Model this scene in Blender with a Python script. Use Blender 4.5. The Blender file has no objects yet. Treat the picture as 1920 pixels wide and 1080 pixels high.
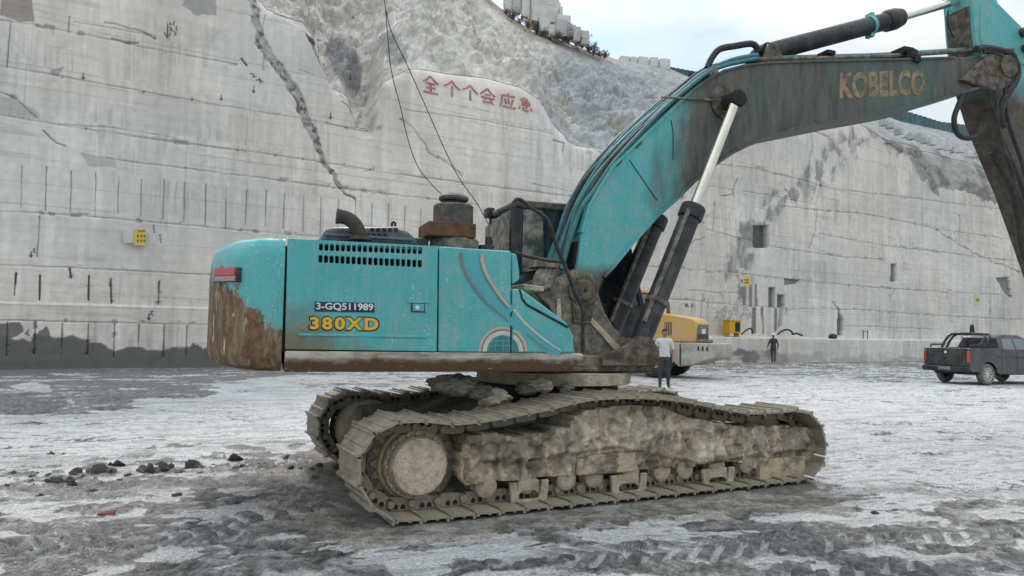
import bpy, bmesh, math, random
import numpy as np
from mathutils import Vector, Matrix
random.seed(7)
S = bpy.context.scene
COL = S.collection

# ------------------------------------------------------------------ camera, sky, sun, exposure
F_PX, CAM_Z = 1387.0, 1.6                      # focal length in photo pixels (1920 wide), eye height
PITCH, ROLL = math.atan(80 / F_PX), math.atan(0.0195)
RM = np.array(Matrix.Rotation(math.pi / 2 + PITCH, 3, 'X') @ Matrix.Rotation(ROLL, 3, 'Z'))
ORG = np.array([0.0, 0.0, CAM_Z])
cd = bpy.data.cameras.new('camera')
cam = bpy.data.objects.new('camera', cd)
COL.objects.link(cam)
cd.sensor_width = 36.0
cd.lens = 36.0 * F_PX / 1920.0
cd.clip_start, cd.clip_end = 0.05, 2000.0
cam.matrix_world = Matrix.Translation((0, 0, CAM_Z)) @ Matrix(RM.tolist()).to_4x4()
S.camera = cam

SUN_EL, SUN_AZ = math.radians(40), math.radians(-14)   # azimuth from +Y towards +X
world = bpy.data.worlds.new("World")
S.world = world
world.use_nodes = True
wn, wl = world.node_tree.nodes, world.node_tree.links
wn.clear()
wout = wn.new('ShaderNodeOutputWorld')
wbg = wn.new('ShaderNodeBackground')
wbg.inputs['Strength'].default_value = 0.12
sky = wn.new('ShaderNodeTexSky')
sky.sky_type = 'NISHITA'
sky.sun_disc = False
sky.sun_elevation = SUN_EL
sky.sun_rotation = SUN_AZ
sky.dust_density = 0.6
sky.ozone_density = 2.0
wtc = wn.new('ShaderNodeTexCoord')
wmap = wn.new('ShaderNodeMapping')
wmap.inputs['Scale'].default_value = (1.0, 1.0, 2.6)
wnoi = wn.new('ShaderNodeTexNoise')
wnoi.inputs['Scale'].default_value = 3.2
wnoi.inputs['Detail'].default_value = 9.0
wnoi.inputs['Roughness'].default_value = 0.55
wramp = wn.new('ShaderNodeMapRange')
wramp.inputs['From Min'].default_value = 0.36
wramp.inputs['From Max'].default_value = 0.60
wramp.inputs['To Min'].default_value = 0.30
wramp.inputs['To Max'].default_value = 1.0
wmix = wn.new('ShaderNodeMix')
wmix.data_type = 'RGBA'
wl.new(wtc.outputs['Generated'], wmap.inputs['Vector'])
wl.new(wmap.outputs['Vector'], wnoi.inputs['Vector'])
wl.new(wnoi.outputs['Fac'], wramp.inputs['Value'])
wl.new(wramp.outputs['Result'], wmix.inputs['Factor'])
wsep = wn.new('ShaderNodeSeparateXYZ')          # overcast sky: the zenith is brighter than the horizon
wl.new(wtc.outputs['Generated'], wsep.inputs[0])
wz = wn.new('ShaderNodeMapRange')
for _k, _v in zip(('From Min', 'From Max', 'To Min', 'To Max'), (0.30, 1.0, 1.0, 2.8)):
    wz.inputs[_k].default_value = _v
wl.new(wsep.outputs[2], wz.inputs['Value'])
wcl = wn.new('ShaderNodeVectorMath')
wcl.operation = 'SCALE'
wcl.inputs[0].default_value = (4.50, 4.66, 4.64)
wl.new(wz.outputs['Result'], wcl.inputs['Scale'])
wl.new(wcl.outputs['Vector'], wmix.inputs['B'])
wtint = wn.new('ShaderNodeVectorMath')
wtint.operation = 'MULTIPLY'
wtint.inputs[1].default_value = (0.70, 0.84, 0.92)
wl.new(sky.outputs['Color'], wtint.inputs[0])
wl.new(wtint.outputs['Vector'], wmix.inputs['A'])
wl.new(wmix.outputs['Result'], wbg.inputs['Color'])
wl.new(wbg.outputs['Background'], wout.inputs['Surface'])

sd = bpy.data.lights.new('sun', 'SUN')
sd.energy = 1.5
sd.angle = math.radians(10)
sd.color = (1.0, 0.95, 0.88)
sun = bpy.data.objects.new('sun', sd)
COL.objects.link(sun)
sdir = Vector((math.sin(SUN_AZ) * math.cos(SUN_EL), math.cos(SUN_AZ) * math.cos(SUN_EL), math.sin(SUN_EL)))
sun.rotation_euler = sdir.to_track_quat('Z', 'Y').to_euler()
sun.location = (0, 20, 60)
S.view_settings.view_transform = 'Standard'
S.view_settings.look = 'None'
S.view_settings.gamma = 1.0
S.view_settings.use_curve_mapping = False
S.view_settings.exposure = 0.67

# ------------------------------------------------------------------ projection helpers
def ray(x, y):
    d = RM @ np.array([x - 960.0, 540.0 - y, -F_PX])
    return d / np.linalg.norm(d)

def at_ground(x, y, z=0.0):
    d = ray(x, y)
    return ORG + d * ((z - CAM_Z) / d[2])

def on_plane(x, y, p0, n):
    d = ray(x, y)
    return ORG + d * (np.dot(np.asarray(p0) - ORG, n) / np.dot(d, n))

def at_depth(x, y, Y):
    d = ray(x, y)
    return ORG + d * (Y / d[1])

def project(P):
    q = (np.asarray(P) - ORG) @ RM
    return 960 + F_PX * q[..., 0] / -q[..., 2], 540 - F_PX * q[..., 1] / -q[..., 2]

# ------------------------------------------------------------------ numpy noise
def _h(ix, iy, seed):
    n = (ix.astype(np.int64) * 374761393 + iy.astype(np.int64) * 668265263 + seed * 974634777) & 0xffffffff
    n = ((n ^ (n >> 13)) * 1274126177) & 0xffffffff
    n = ((n ^ (n >> 16)) * 2246822519) & 0xffffffff
    return ((n ^ (n >> 15)) & 0xffffff) / float(0xffffff)

def vn(x, y, seed=0):
    ix, iy = np.floor(x), np.floor(y)
    fx, fy = x - ix, y - iy
    fx, fy = fx * fx * (3 - 2 * fx), fy * fy * (3 - 2 * fy)
    a, b = _h(ix, iy, seed), _h(ix + 1, iy, seed)
    c, d = _h(ix, iy + 1, seed), _h(ix + 1, iy + 1, seed)
    return (a * (1 - fx) + b * fx) * (1 - fy) + (c * (1 - fx) + d * fx) * fy

def fbm(x, y, o=4, seed=0, g=0.5):
    s, a, t = 0.0, 1.0, 0.0
    for k in range(o):
        c, n = math.cos(k * 0.7), math.sin(k * 0.7)
        s = s + a * vn((x * c - y * n) * 2 ** k + 17.3 * k, (x * n + y * c) * 2 ** k, seed + k)
        t += a
        a *= g
    return s / t

def sstep(a, b, x):
    t = np.clip((x - a) / (b - a), 0, 1)
    return t * t * (3 - 2 * t)

def seg_dist(px, py, pts):
    best = np.full(px.shape, 1e9)
    for (x0, y0), (x1, y1) in zip(pts[:-1], pts[1:]):
        dx, dy = x1 - x0, y1 - y0
        L = dx * dx + dy * dy + 1e-9
        t = np.clip(((px - x0) * dx + (py - y0) * dy) / L, 0, 1)
        best = np.minimum(best, np.hypot(px - x0 - t * dx, py - y0 - t * dy))
    return best

def in_poly(px, py, poly):
    r = np.zeros(px.shape, bool)
    n = len(poly)
    for i in range(n):
        x0, y0 = poly[i]
        x1, y1 = poly[(i + 1) % n]
        if y0 == y1:
            continue
        c = ((y0 > py) != (y1 > py)) & (px < (x1 - x0) * (py - y0) / (y1 - y0) + x0)
        r ^= c
    return r

def mixc(c, d, m):
    return c * (1 - m[..., None]) + np.asarray(d) * m[..., None]

# ------------------------------------------------------------------ object helpers
def tag(o, label=None, cat=None, group=None, kind=None):
    if label: o['label'] = label
    if cat: o['category'] = cat
    if group: o['group'] = group
    if kind: o['kind'] = kind
    return o

def empty(name, loc=(0, 0, 0), rz=0.0):
    o = bpy.data.objects.new(name, None)
    COL.objects.link(o)
    o.location = loc
    o.rotation_euler = (0, 0, rz)
    o.empty_display_size = 0.3
    return o

def link_mesh(name, me, mats, parent=None, smooth=0.6, bevel=0.0, seg=2):
    for m in (mats if isinstance(mats, (list, tuple)) else [mats]):
        me.materials.append(m)
    o = bpy.data.objects.new(name, me)
    COL.objects.link(o)
    if parent is not None:
        o.parent = parent
    if smooth:
        me.polygons.foreach_set('use_smooth', np.ones(len(me.polygons), bool))
        me.set_sharp_from_angle(angle=smooth)
    if bevel:
        b = o.modifiers.new('bevel', 'BEVEL')
        b.width, b.segments, b.limit_method = bevel, seg, 'ANGLE'
        b.angle_limit = math.radians(35)
    return o

class MB:
    """collects primitive shapes and links them as one mesh"""
    def __init__(self):
        self.v, self.f, self.m = [], [], []

    def add(self, vs, fs, mi=0):
        k = len(self.v)
        self.v += [tuple(float(c) for c in p) for p in vs]
        self.f += [[i + k for i in f] for f in fs]
        self.m += [mi] * len(fs)
        return self

    def box(self, a, b, mi=0, M=None):
        (x0, y0, z0), (x1, y1, z1) = a, b
        vs = [(x, y, z) for z in (z0, z1) for (x, y) in ((x0, y0), (x1, y0), (x1, y1), (x0, y1))]
        if M is not None:
            vs = [tuple(M @ Vector(p)) for p in vs]
        return self.add(vs, [(3, 2, 1, 0), (4, 5, 6, 7), (0, 1, 5, 4), (1, 2, 6, 5), (2, 3, 7, 6), (3, 0, 4, 7)], mi)

    def prism(self, poly, l0, l1, mi=0, poly1=None):
        """poly in (f, z), extruded along the lateral axis"""
        n = len(poly)
        p1 = poly1 or poly
        ar = sum(poly[i][0] * poly[(i + 1) % n][1] - poly[(i + 1) % n][0] * poly[i][1] for i in range(n))
        vs = [(p[0], l0, p[1]) for p in poly] + [(p[0], l1, p[1]) for p in p1]
        fl = [list(range(n)), list(range(2 * n - 1, n - 1, -1))] + [(i, n + i, n + (i + 1) % n, (i + 1) % n) for i in range(n)]
        if (ar < 0) != (l1 < l0):
            fl = [list(reversed(f)) for f in fl]
        return self.add(vs, fl, mi)

    def tube(self, pts, r, n=10, mi=0, caps=True, closed=False):
        pts = [Vector([float(c) for c in p]) for p in pts]
        rs = r if isinstance(r, (list, tuple)) else [r] * len(pts)
        k0 = len(self.v)
        up = None
        N = len(pts)
        for i, p in enumerate(pts):
            a = pts[i - 1] if (i > 0 or closed) else p
            b = pts[(i + 1) % N] if (i < N - 1 or closed) else p
            t = (b - a)
            if t.length < 1e-9:
                t = Vector((0, 0, 1))
            t.normalize()
            if up is None:
                up = t.orthogonal().normalized()
            up = (up - t * up.dot(t))
            if up.length < 1e-6:
                up = t.orthogonal()
            up.normalize()
            w = t.cross(up)
            for k in range(n):
                th = 2 * math.pi * k / n
                self.v.append(tuple(p + (up * math.cos(th) + w * math.sin(th)) * rs[i]))
        for i in range(N if closed else N - 1):
            j = (i + 1) % N
            for k in range(n):
                q = (k + 1) % n
                self.f.append([k0 + i * n + k, k0 + i * n + q, k0 + j * n + q, k0 + j * n + k])
                self.m.append(mi)
        if caps and not closed:
            self.f.append([k0 + k for k in reversed(range(n))])
            self.f.append([k0 + (N - 1) * n + k for k in range(n)])
            self.m += [mi, mi]
        return self

    def lathe(self, prof, c=(0, 0, 0), axis='Z', n=28, mi=0, caps=True):
        """prof: list of (radius, height along the axis)"""
        k0 = len(self.v)
        for r, h in prof:
            for k in range(n):
                th = 2 * math.pi * k / n
                a, b = r * math.cos(th), r * math.sin(th)
                p = {'Z': (a, b, h), 'Y': (b, h, a), 'X': (h, a, b)}[axis]
                self.v.append((p[0] + c[0], p[1] + c[1], p[2] + c[2]))
        for i in range(len(prof) - 1):
            for k in range(n):
                q = (k + 1) % n
                self.f.append([k0 + i * n + k, k0 + i * n + q, k0 + (i + 1) * n + q, k0 + (i + 1) * n + k])
                self.m.append(mi)
        if not caps:
            return self
        self.f.append([k0 + k for k in reversed(range(n))])
        self.f.append([k0 + (len(prof) - 1) * n + k for k in range(n)])
        self.m += [mi, mi]
        return self

    def mesh(self, name):
        me = bpy.data.meshes.new(name)
        me.from_pydata(self.v, [], self.f)
        me.polygons.foreach_set('material_index', self.m)
        me.update()
        bm = bmesh.new()
        bm.from_mesh(me)
        bmesh.ops.recalc_face_normals(bm, faces=bm.faces)
        bm.to_mesh(me)
        bm.free()
        return me

    def build(self, name, mats, parent=None, smooth=0.6, bevel=0.0, seg=2):
        return link_mesh(name, self.mesh(name), mats, parent, smooth, bevel, seg)

def grid_mesh(name, P, cols=None, attr='albedo', wrap=False, extra=None):
    """P: (rows, columns, 3) points -> mesh with a per-vertex colour attribute"""
    r, c = P.shape[:2]
    me = bpy.data.meshes.new(name)
    idx = np.arange(r * c).reshape(r, c)
    if wrap:
        idx = np.concatenate([idx, idx[:, :1]], 1)
    q = np.stack([idx[:-1, :-1], idx[:-1, 1:], idx[1:, 1:], idx[1:, :-1]], -1).reshape(-1, 4)
    me.vertices.add(r * c)
    me.vertices.foreach_set('co', P.reshape(-1).astype(np.float32))
    me.loops.add(q.size)
    me.loops.foreach_set('vertex_index', q.reshape(-1).astype(np.int32))
    me.polygons.add(len(q))
    me.polygons.foreach_set('loop_start', (np.arange(len(q)) * 4).astype(np.int32))
    me.update(calc_edges=True)
    for nm, A in [(attr, cols)] + list((extra or {}).items()):
        if A is None:
            continue
        if A.ndim == 2:
            A = np.repeat(A[..., None], 3, -1)
        at = me.attributes.new(nm, 'FLOAT_COLOR', 'POINT')
        rgba = np.ones((r * c, 4), np.float32)
        rgba[:, :3] = A.reshape(-1, 3)
        at.data.foreach_set('color', rgba.reshape(-1))
    return me

# ------------------------------------------------------------------ materials
def new_mat(name, rough=0.7, metal=0.0, spec=0.3):
    m = bpy.data.materials.new(name)
    m.use_nodes = True
    nt = m.node_tree
    b = nt.nodes['Principled BSDF']
    b.inputs['Roughness'].default_value = rough
    b.inputs['Metallic'].default_value = metal
    b.inputs['Specular IOR Level'].default_value = spec
    return m, nt, b

def N(nt, t, **kw):
    n = nt.nodes.new(t)
    for k, v in kw.items():
        if hasattr(n, k):
            setattr(n, k, v)
        else:
            n.inputs[k.replace('_', ' ')].default_value = v
    return n

def noise(nt, co, scale, detail=6.0, rough=0.6, dist=0.0):
    n = N(nt, 'ShaderNodeTexNoise', Scale=scale, Detail=detail, Roughness=rough, Distortion=dist)
    nt.links.new(co, n.inputs['Vector'])
    return n.outputs['Fac']

def maprange(nt, v, a, b, c=0.0, d=1.0):
    n = N(nt, 'ShaderNodeMapRange')
    for k, x in zip(('From Min', 'From Max', 'To Min', 'To Max'), (a, b, c, d)):
        n.inputs[k].default_value = x
    nt.links.new(v, n.inputs['Value'])
    return n.outputs['Result']

def mathn(nt, op, a, b=None):
    n = N(nt, 'ShaderNodeMath')
    n.operation = op
    for i, x in enumerate((a, b)):
        if x is None:
            continue
        if isinstance(x, (int, float)):
            n.inputs[i].default_value = x
        else:
            nt.links.new(x, n.inputs[i])
    return n.outputs[0]

def mix(nt, fac, a, b, mode='MIX'):
    n = N(nt, 'ShaderNodeMix')
    n.data_type = 'RGBA'
    n.blend_type = mode
    n.clamp_factor = True
    for key, x in (('Factor', fac), ('A', a), ('B', b)):
        s = n.inputs[key] if key == 'Factor' else [i for i in n.inputs if i.name == key and i.type == 'RGBA'][0]
        if isinstance(x, (int, float)):
            s.default_value = x
        elif isinstance(x, (tuple, list)):
            s.default_value = tuple(x) + ((1,) if len(x) == 3 else ())
        else:
            nt.links.new(x, s)
    return [o for o in n.outputs if o.type == 'RGBA'][0]

def bump(nt, b, h, dist=0.01, strength=1.0):
    n = N(nt, 'ShaderNodeBump', Strength=strength, Distance=dist)
    nt.links.new(h, n.inputs['Height'])
    nt.links.new(n.outputs['Normal'], b.inputs['Normal'])

def objco(nt):
    return N(nt, 'ShaderNodeTexCoord').outputs['Object']

def mapped(nt, co, scale=(1, 1, 1)):
    n = N(nt, 'ShaderNodeMapping')
    n.inputs['Scale'].default_value = scale
    nt.links.new(co, n.inputs['Vector'])
    return n.outputs['Vector']

def simple(name, col, col2=None, rough=0.6, metal=0.0, scale=6.0, spec=0.3, bd=0.0, lo=0.4, hi=0.65):
    """two-tone worn material"""
    m, nt, b = new_mat(name, rough, metal, spec)
    co = objco(nt)
    c2 = col2 or tuple(c * 0.7 for c in col)
    f = noise(nt, co, scale, 8, 0.65)
    c = mix(nt, maprange(nt, f, lo, hi), col, c2)
    nt.links.new(c, b.inputs['Base Color'])
    rr = maprange(nt, noise(nt, co, scale * 3, 4), 0.3, 0.7, max(rough - 0.12, 0.02), min(rough + 0.12, 1))
    nt.links.new(rr, b.inputs['Roughness'])
    if bd:
        bump(nt, b, noise(nt, co, scale * 5, 6), bd)
    return m

def attr_mat(name, rough=0.85, scale=8.0, amt=0.25, bd=0.02, spec=0.25, wet=False):
    """albedo from the mesh attribute, broken up by fine procedural noise"""
    m, nt, b = new_mat(name, rough, 0, spec)
    a = N(nt, 'ShaderNodeAttribute')
    a.attribute_name = 'albedo'
    co = objco(nt)
    f = noise(nt, co, scale, 10, 0.7)
    k = maprange(nt, f, 0.3, 0.7, 1 - amt, 1 + amt)
    cc = N(nt, 'ShaderNodeCombineColor')
    for i in range(3):
        nt.links.new(k, cc.inputs[i])
    nt.links.new(mix(nt, 1.0, a.outputs['Color'], cc.outputs[0], 'MULTIPLY'), b.inputs['Base Color'])
    if wet:
        w = N(nt, 'ShaderNodeAttribute')
        w.attribute_name = 'wet'
        nt.links.new(maprange(nt, w.outputs['Fac'], 0, 1, rough, 0.28), b.inputs['Roughness'])
    bump(nt, b, noise(nt, co, scale * 1.5, 8, 0.65), bd)
    return m

TEAL = (0.062, 0.350, 0.358)

def teal_mat(name, mode=None, dust=0.5):
    m, nt, b = new_mat(name, 0.42, 0, 0.4)
    co = objco(nt)
    sep = N(nt, 'ShaderNodeSeparateXYZ')
    nt.links.new(co, sep.inputs[0])
    X, Z = sep.outputs[0], sep.outputs[2]
    c = mix(nt, maprange(nt, noise(nt, co, 1.3, 5), 0.35, 0.65), TEAL, (0.082, 0.40, 0.405))
    # dusty film in rain-washed streaks
    st = noise(nt, mapped(nt, co, (7, 7, 0.8)), 2.0, 8, 0.65)
    fd = maprange(nt, st, 0.48, 0.78, 0, dust)
    c = mix(nt, fd, c, (0.30, 0.36, 0.34))
    fd2 = maprange(nt, mathn(nt, 'ADD', noise(nt, co, 5.0, 10, 0.75), mathn(nt, 'MULTIPLY', noise(nt, co, 0.9, 3), 0.5)), 0.72, 0.98, 0, dust * 0.9)
    c = mix(nt, fd2, c, (0.33, 0.37, 0.34))
    # pale chips and scratches
    ch = noise(nt, mapped(nt, co, (1.0, 1.0, 2.2)), 34.0, 3, 0.5, 0.4)
    big = noise(nt, co, 2.2, 4)
    chips = mathn(nt, 'MULTIPLY', maprange(nt, ch, 0.668, 0.70), maprange(nt, big, 0.42, 0.6))
    c = mix(nt, chips, c, (0.55, 0.62, 0.60))
    sc = noise(nt, mapped(nt, co, (26, 26, 1.4)), 2.5, 2, 0.5, 1.5)
    c = mix(nt, mathn(nt, 'MULTIPLY', maprange(nt, sc, 0.70, 0.735), 0.55), c, (0.62, 0.66, 0.62))
    rough = maprange(nt, st, 0.3, 0.8, 0.36, 0.7)
    if mode == 'counterweight':
        n1 = noise(nt, mapped(nt, co, (1, 1, .7)), 3.2, 12, 0.78)
        low = mathn(nt, 'ADD', Z, mathn(nt, 'MULTIPLY', n1, -1.15))
        low = mathn(nt, 'ADD', low, mathn(nt, 'MULTIPLY', mathn(nt, 'ADD', X, 3.35), 0.85))
        r = maprange(nt, low, 1.285, 1.235)
        rc = mix(nt, maprange(nt, noise(nt, co, 6, 10, 0.7), 0.38, 0.60), (0.215, 0.125, 0.060), (0.080, 0.050, 0.032))
        rc = mix(nt, maprange(nt, noise(nt, mapped(nt, co, (3, 3, .8)), 3.0, 9, 0.7), 0.50, 0.60), rc, (0.24, 0.185, 0.115))
        rc = mix(nt, maprange(nt, noise(nt, mapped(nt, co, (4, 4, 1.2)), 4.0, 8), 0.60, 0.66), rc, (0.40, 0.32, 0.17))
        r = mathn(nt, 'MULTIPLY', r, maprange(nt, noise(nt, mapped(nt, co, (3, 3, 1.5)), 3.0, 9, 0.75), 0.33, 0.38, 0.15, 1.0))
        c = mix(nt, r, c, rc)
        sp = maprange(nt, noise(nt, mapped(nt, co, (5, 5, 1.2)), 2.2, 6, 0.6), 0.645, 0.665)
        c = mix(nt, mathn(nt, 'MULTIPLY', sp, r), c, (0.62, 0.56, 0.46))
        stn = maprange(nt, noise(nt, mapped(nt, co, (8, 8, .7)), 2.0, 8, 0.7), 0.55, 0.66, 0, 0.55)
        c = mix(nt, mathn(nt, 'MULTIPLY', stn, maprange(nt, Z, 2.2, 1.9)), c, (0.15, 0.12, 0.07))
        rough = mathn(nt, 'MAXIMUM', rough, mathn(nt, 'MULTIPLY', r, 0.85))
    if mode == 'door':
        n1 = noise(nt, co, 2.4, 9, 0.7)
        low = mathn(nt, 'ADD', mathn(nt, 'ADD', Z, mathn(nt, 'MULTIPLY', n1, -1.0)), mathn(nt, 'MULTIPLY', X, 0.42))
        r = maprange(nt, low, 0.10, -0.22, 0, 0.85)
        c = mix(nt, r, c, (0.16, 0.10, 0.045))
    if mode == 'boom':
        n1 = noise(nt, mapped(nt, co, (1.0, 1.0, 0.35)), 3.0, 9, 0.62)
        g = mathn(nt, 'ADD', X, mathn(nt, 'MULTIPLY', n1, 1.3))
        r = maprange(nt, g, 1.72, 2.22)
        rc = mix(nt, maprange(nt, noise(nt, mapped(nt, co, (6, 6, 1.0)), 2.0, 8, 0.7), 0.36, 0.66), (0.046, 0.040, 0.033), (0.125, 0.108, 0.085))
        rc = mix(nt, maprange(nt, noise(nt, co, 1.1, 4), 0.50, 0.66, 0, 0.55), rc, (0.050, 0.120, 0.105))
        c = mix(nt, mathn(nt, 'MULTIPLY', r, 0.95), c, rc)
        lowz = maprange(nt, mathn(nt, 'ADD', Z, mathn(nt, 'MULTIPLY', n1, 0.25)), 2.50, 2.36)
        c = mix(nt, lowz, c, (0.10, 0.088, 0.065))
        rough = mathn(nt, 'MAXIMUM', rough, mathn(nt, 'MULTIPLY', r, 0.6))
    if mode == 'arm':
        n1 = noise(nt, mapped(nt, co, (1.0, 1.0, 0.6)), 3.0, 9, 0.62)
        g = mathn(nt, 'ADD', Z, mathn(nt, 'MULTIPLY', n1, 0.5))
        r = maprange(nt, g, 5.75, 5.35)
        rc = mix(nt, maprange(nt, noise(nt, co, 5, 8, 0.7), 0.40, 0.62), (0.050, 0.045, 0.040), (0.125, 0.098, 0.070))
        c = mix(nt, r, c, rc)
        rough = mathn(nt, 'MAXIMUM', rough, mathn(nt, 'MULTIPLY', r, 0.65))
    nt.links.new(c, b.inputs['Base Color'])
    nt.links.new(rough, b.inputs['Roughness'])
    bump(nt, b, noise(nt, co, 2.0, 4), 0.035, 0.6)
    return m

M = {}
M['teal'] = teal_mat('teal_paint')
M['teal_cw'] = teal_mat('teal_paint_rusted', 'counterweight')
M['teal_door'] = teal_mat('teal_paint_door', 'door')
M['teal_boom'] = teal_mat('teal_paint_greasy', 'boom')
M['teal_arm'] = teal_mat('teal_paint_worn_arm', 'arm')
M['teal_hose'] = simple('teal_hose', (0.030, 0.20, 0.215), (0.05, 0.11, 0.115), 0.5, scale=9)
M['dark'] = simple('dark_void', (0.016, 0.017, 0.018), (0.03, 0.03, 0.03), 0.8)
M['rubber'] = simple('black_rubber', (0.022, 0.022, 0.024), (0.06, 0.057, 0.052), 0.62, scale=14)
M['dusty_black'] = simple('dusty_black_paint', (0.028, 0.030, 0.034), (0.10, 0.098, 0.092), 0.5, scale=5, lo=0.45, hi=0.8)
M['grey_lid'] = simple('dark_grey_plastic', (0.075, 0.078, 0.09), (0.17, 0.17, 0.175), 0.5, scale=8, lo=0.45, hi=0.8)
M['grease'] = simple('greasy_brown_steel', (0.060, 0.050, 0.040), (0.18, 0.15, 0.11), 0.6, scale=9, bd=0.02, lo=.42, hi=.62)
M['grime'] = simple('grey_grimy_steel', (0.105, 0.094, 0.080), (0.27, 0.24, 0.195), 0.75, scale=10, bd=0.02, lo=.42, hi=.62)
M['rust'] = simple('brown_rust', (0.14, 0.070, 0.032), (0.065, 0.040, 0.026), 0.85, scale=9, bd=0.006)
M['rust_grey'] = simple('rusty_grey_steel', (0.062, 0.056, 0.050), (0.15, 0.13, 0.11), 0.75, scale=9, bd=0.004)
M['chrome'] = simple('worn_chrome', (0.74, 0.70, 0.60), (0.62, 0.57, 0.47), 0.28, metal=0.85, scale=5)
M['glass'] = simple('dark_glass', (0.018, 0.026, 0.032), (0.045, 0.058, 0.062), 0.12, scale=3, spec=0.6)
M['steel_track'] = simple('muddy_track_steel', (0.31, 0.268, 0.21), (0.17, 0.144, 0.112), 0.62, scale=7, bd=0.01, spec=0.4)
M['steel_link'] = simple('muddy_link_steel', (0.275, 0.238, 0.18), (0.165, 0.14, 0.105), 0.7, scale=8, bd=0.012)
M['tan_mud'] = simple('dry_tan_mud', (0.50, 0.435, 0.32), (0.31, 0.262, 0.185), 0.9, scale=8, bd=0.02)
M['pale_mud'] = simple('caked_pale_mud', (0.90, 0.77, 0.58), (0.64, 0.51, 0.36), 0.9, scale=13, bd=0.05, lo=0.44, hi=0.62)
M['mud'] = attr_mat('caked_mud', 0.9, 14, 0.35, 0.04)
M['plate_mud'] = simple('mud_smeared_plate', (0.52, 0.43, 0.29), (0.20, 0.165, 0.12), 0.9, scale=6, bd=0.03, lo=0.46, hi=0.60)
M['rubble_mud'] = simple('mud_lumps', (0.16, 0.145, 0.12), (0.26, 0.24, 0.20), 0.9, scale=9, bd=0.03)
M['skirt'] = None
def skirt_mat():
    m, nt, b = new_mat('worn_grey_skirt', 0.65)
    co = objco(nt)
    c = mix(nt, maprange(nt, noise(nt, mapped(nt, co, (1, 1, 4)), 3.0, 9, 0.7), 0.38, 0.62), (0.42, 0.385, 0.335), (0.20, 0.165, 0.13))
    sep = N(nt, 'ShaderNodeSeparateXYZ')
    nt.links.new(co, sep.inputs[0])
    low = mathn(nt, 'ADD', sep.outputs[2], mathn(nt, 'MULTIPLY', noise(nt, co, 5, 8), -0.22))
    r = maprange(nt, low, 1.235, 1.19)
    c = mix(nt, r, c, (0.15, 0.095, 0.055))
    c = mix(nt, maprange(nt, noise(nt, mapped(nt, co, (2, 2, 9)), 6, 5), 0.64, 0.68, 0, 0.8), c, (0.5, 0.47, 0.42))
    nt.links.new(c, b.inputs['Base Color'])
    bump(nt, b, noise(nt, co, 14, 6), 0.008)
    return m
M['skirt'] = skirt_mat()
M['yellow_letter'] = simple('yellow_letter', (0.72, 0.40, 0.035), (0.60, 0.38, 0.10), 0.5, scale=16, lo=0.5, hi=0.75)
M['orange_letter'] = simple('orange_letter', (0.55, 0.26, 0.05), (0.35, 0.22, 0.09), 0.5, scale=14)
M['faded_letter'] = simple('faded_gold_letter', (0.33, 0.235, 0.135), (0.14, 0.115, 0.075), 0.7, scale=7, lo=0.40, hi=0.62)
M['navy'] = simple('navy_plate', (0.016, 0.024, 0.060), (0.03, 0.04, 0.085), 0.5)
M['white'] = simple('white_paint', (0.72, 0.72, 0.70), (0.58, 0.58, 0.56), 0.5)
M['red'] = simple('red_lens', (0.42, 0.035, 0.03), (0.30, 0.09, 0.08), 0.35, scale=10)
M['pinkgrey'] = simple('faded_lens', (0.36, 0.22, 0.20), (0.28, 0.2, 0.18), 0.4, scale=10)
M['gold_decal'] = simple('gold_decal', (0.50, 0.42, 0.27), (0.36, 0.37, 0.29), 0.5, scale=7)
M['dark_decal'] = simple('grey_decal', (0.15, 0.185, 0.18), (0.20, 0.20, 0.165), 0.5, scale=7)
M['blue_decal'] = simple('blue_grey_decal', (0.075, 0.335, 0.375), (0.10, 0.37, 0.40), 0.5, scale=5)
M['globe_decal'] = simple('globe_decal', (0.030, 0.155, 0.185), (0.05, 0.21, 0.235), 0.5, scale=5)
M['pale_decal'] = simple('pale_decal', (0.55, 0.53, 0.47), (0.42, 0.42, 0.38), 0.5, scale=8)
M['decal_line'] = simple('pale_line', (0.22, 0.36, 0.36), (0.2, 0.4, 0.4), 0.5)

# ------------------------------------------------------------------ quarry wall
WP0 = at_ground(0, 693)
_w1 = at_ground(1440, 678)
WANG = math.radians(32.02)
WD = np.array([math.cos(WANG), math.sin(WANG), 0.0])          # along the wall
WN = np.array([-math.sin(WANG), math.cos(WANG), 0.0])         # into the rock

def wall_pt(px, py, off=0.0):
    P = on_plane(px, py, WP0, WN)
    return P + WN * off

BX = [-600, 300, 470, 505, 575, 600, 625, 655, 672, 700, 712, 728, 771, 796, 838, 920, 985, 1018, 1045, 1089, 1148, 1200, 1240, 1300, 1400, 1640, 1690, 1780, 1860, 1920, 2050, 2350]
BY = [-60, -60, -30, 10, 33, 80, 155, 175, 235, 235, 190, 148, 124, 124, 132, 142, 160, 182, 232, 270, 278, 282, 268, 215, 190, 217, 250, 278, 301, 322, 355, 440]
SX = [-600, 880, 900, 925, 960, 1000, 1060, 1105, 1160, 1250, 1300, 1400, 1640, 1690, 1827, 1920, 2050, 2350]
SY = [-75, -75, -20, 4, 32, 60, 78, 96, 112, 126, 148, 176, 210, 228, 258, 286, 330, 420]

def wall_columns(step=1.5):
    xs = np.concatenate([np.arange(-600, -60, 12.0), np.arange(-60, 1980, step), np.arange(1980, 2351, 12.0)])
    return xs

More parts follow.
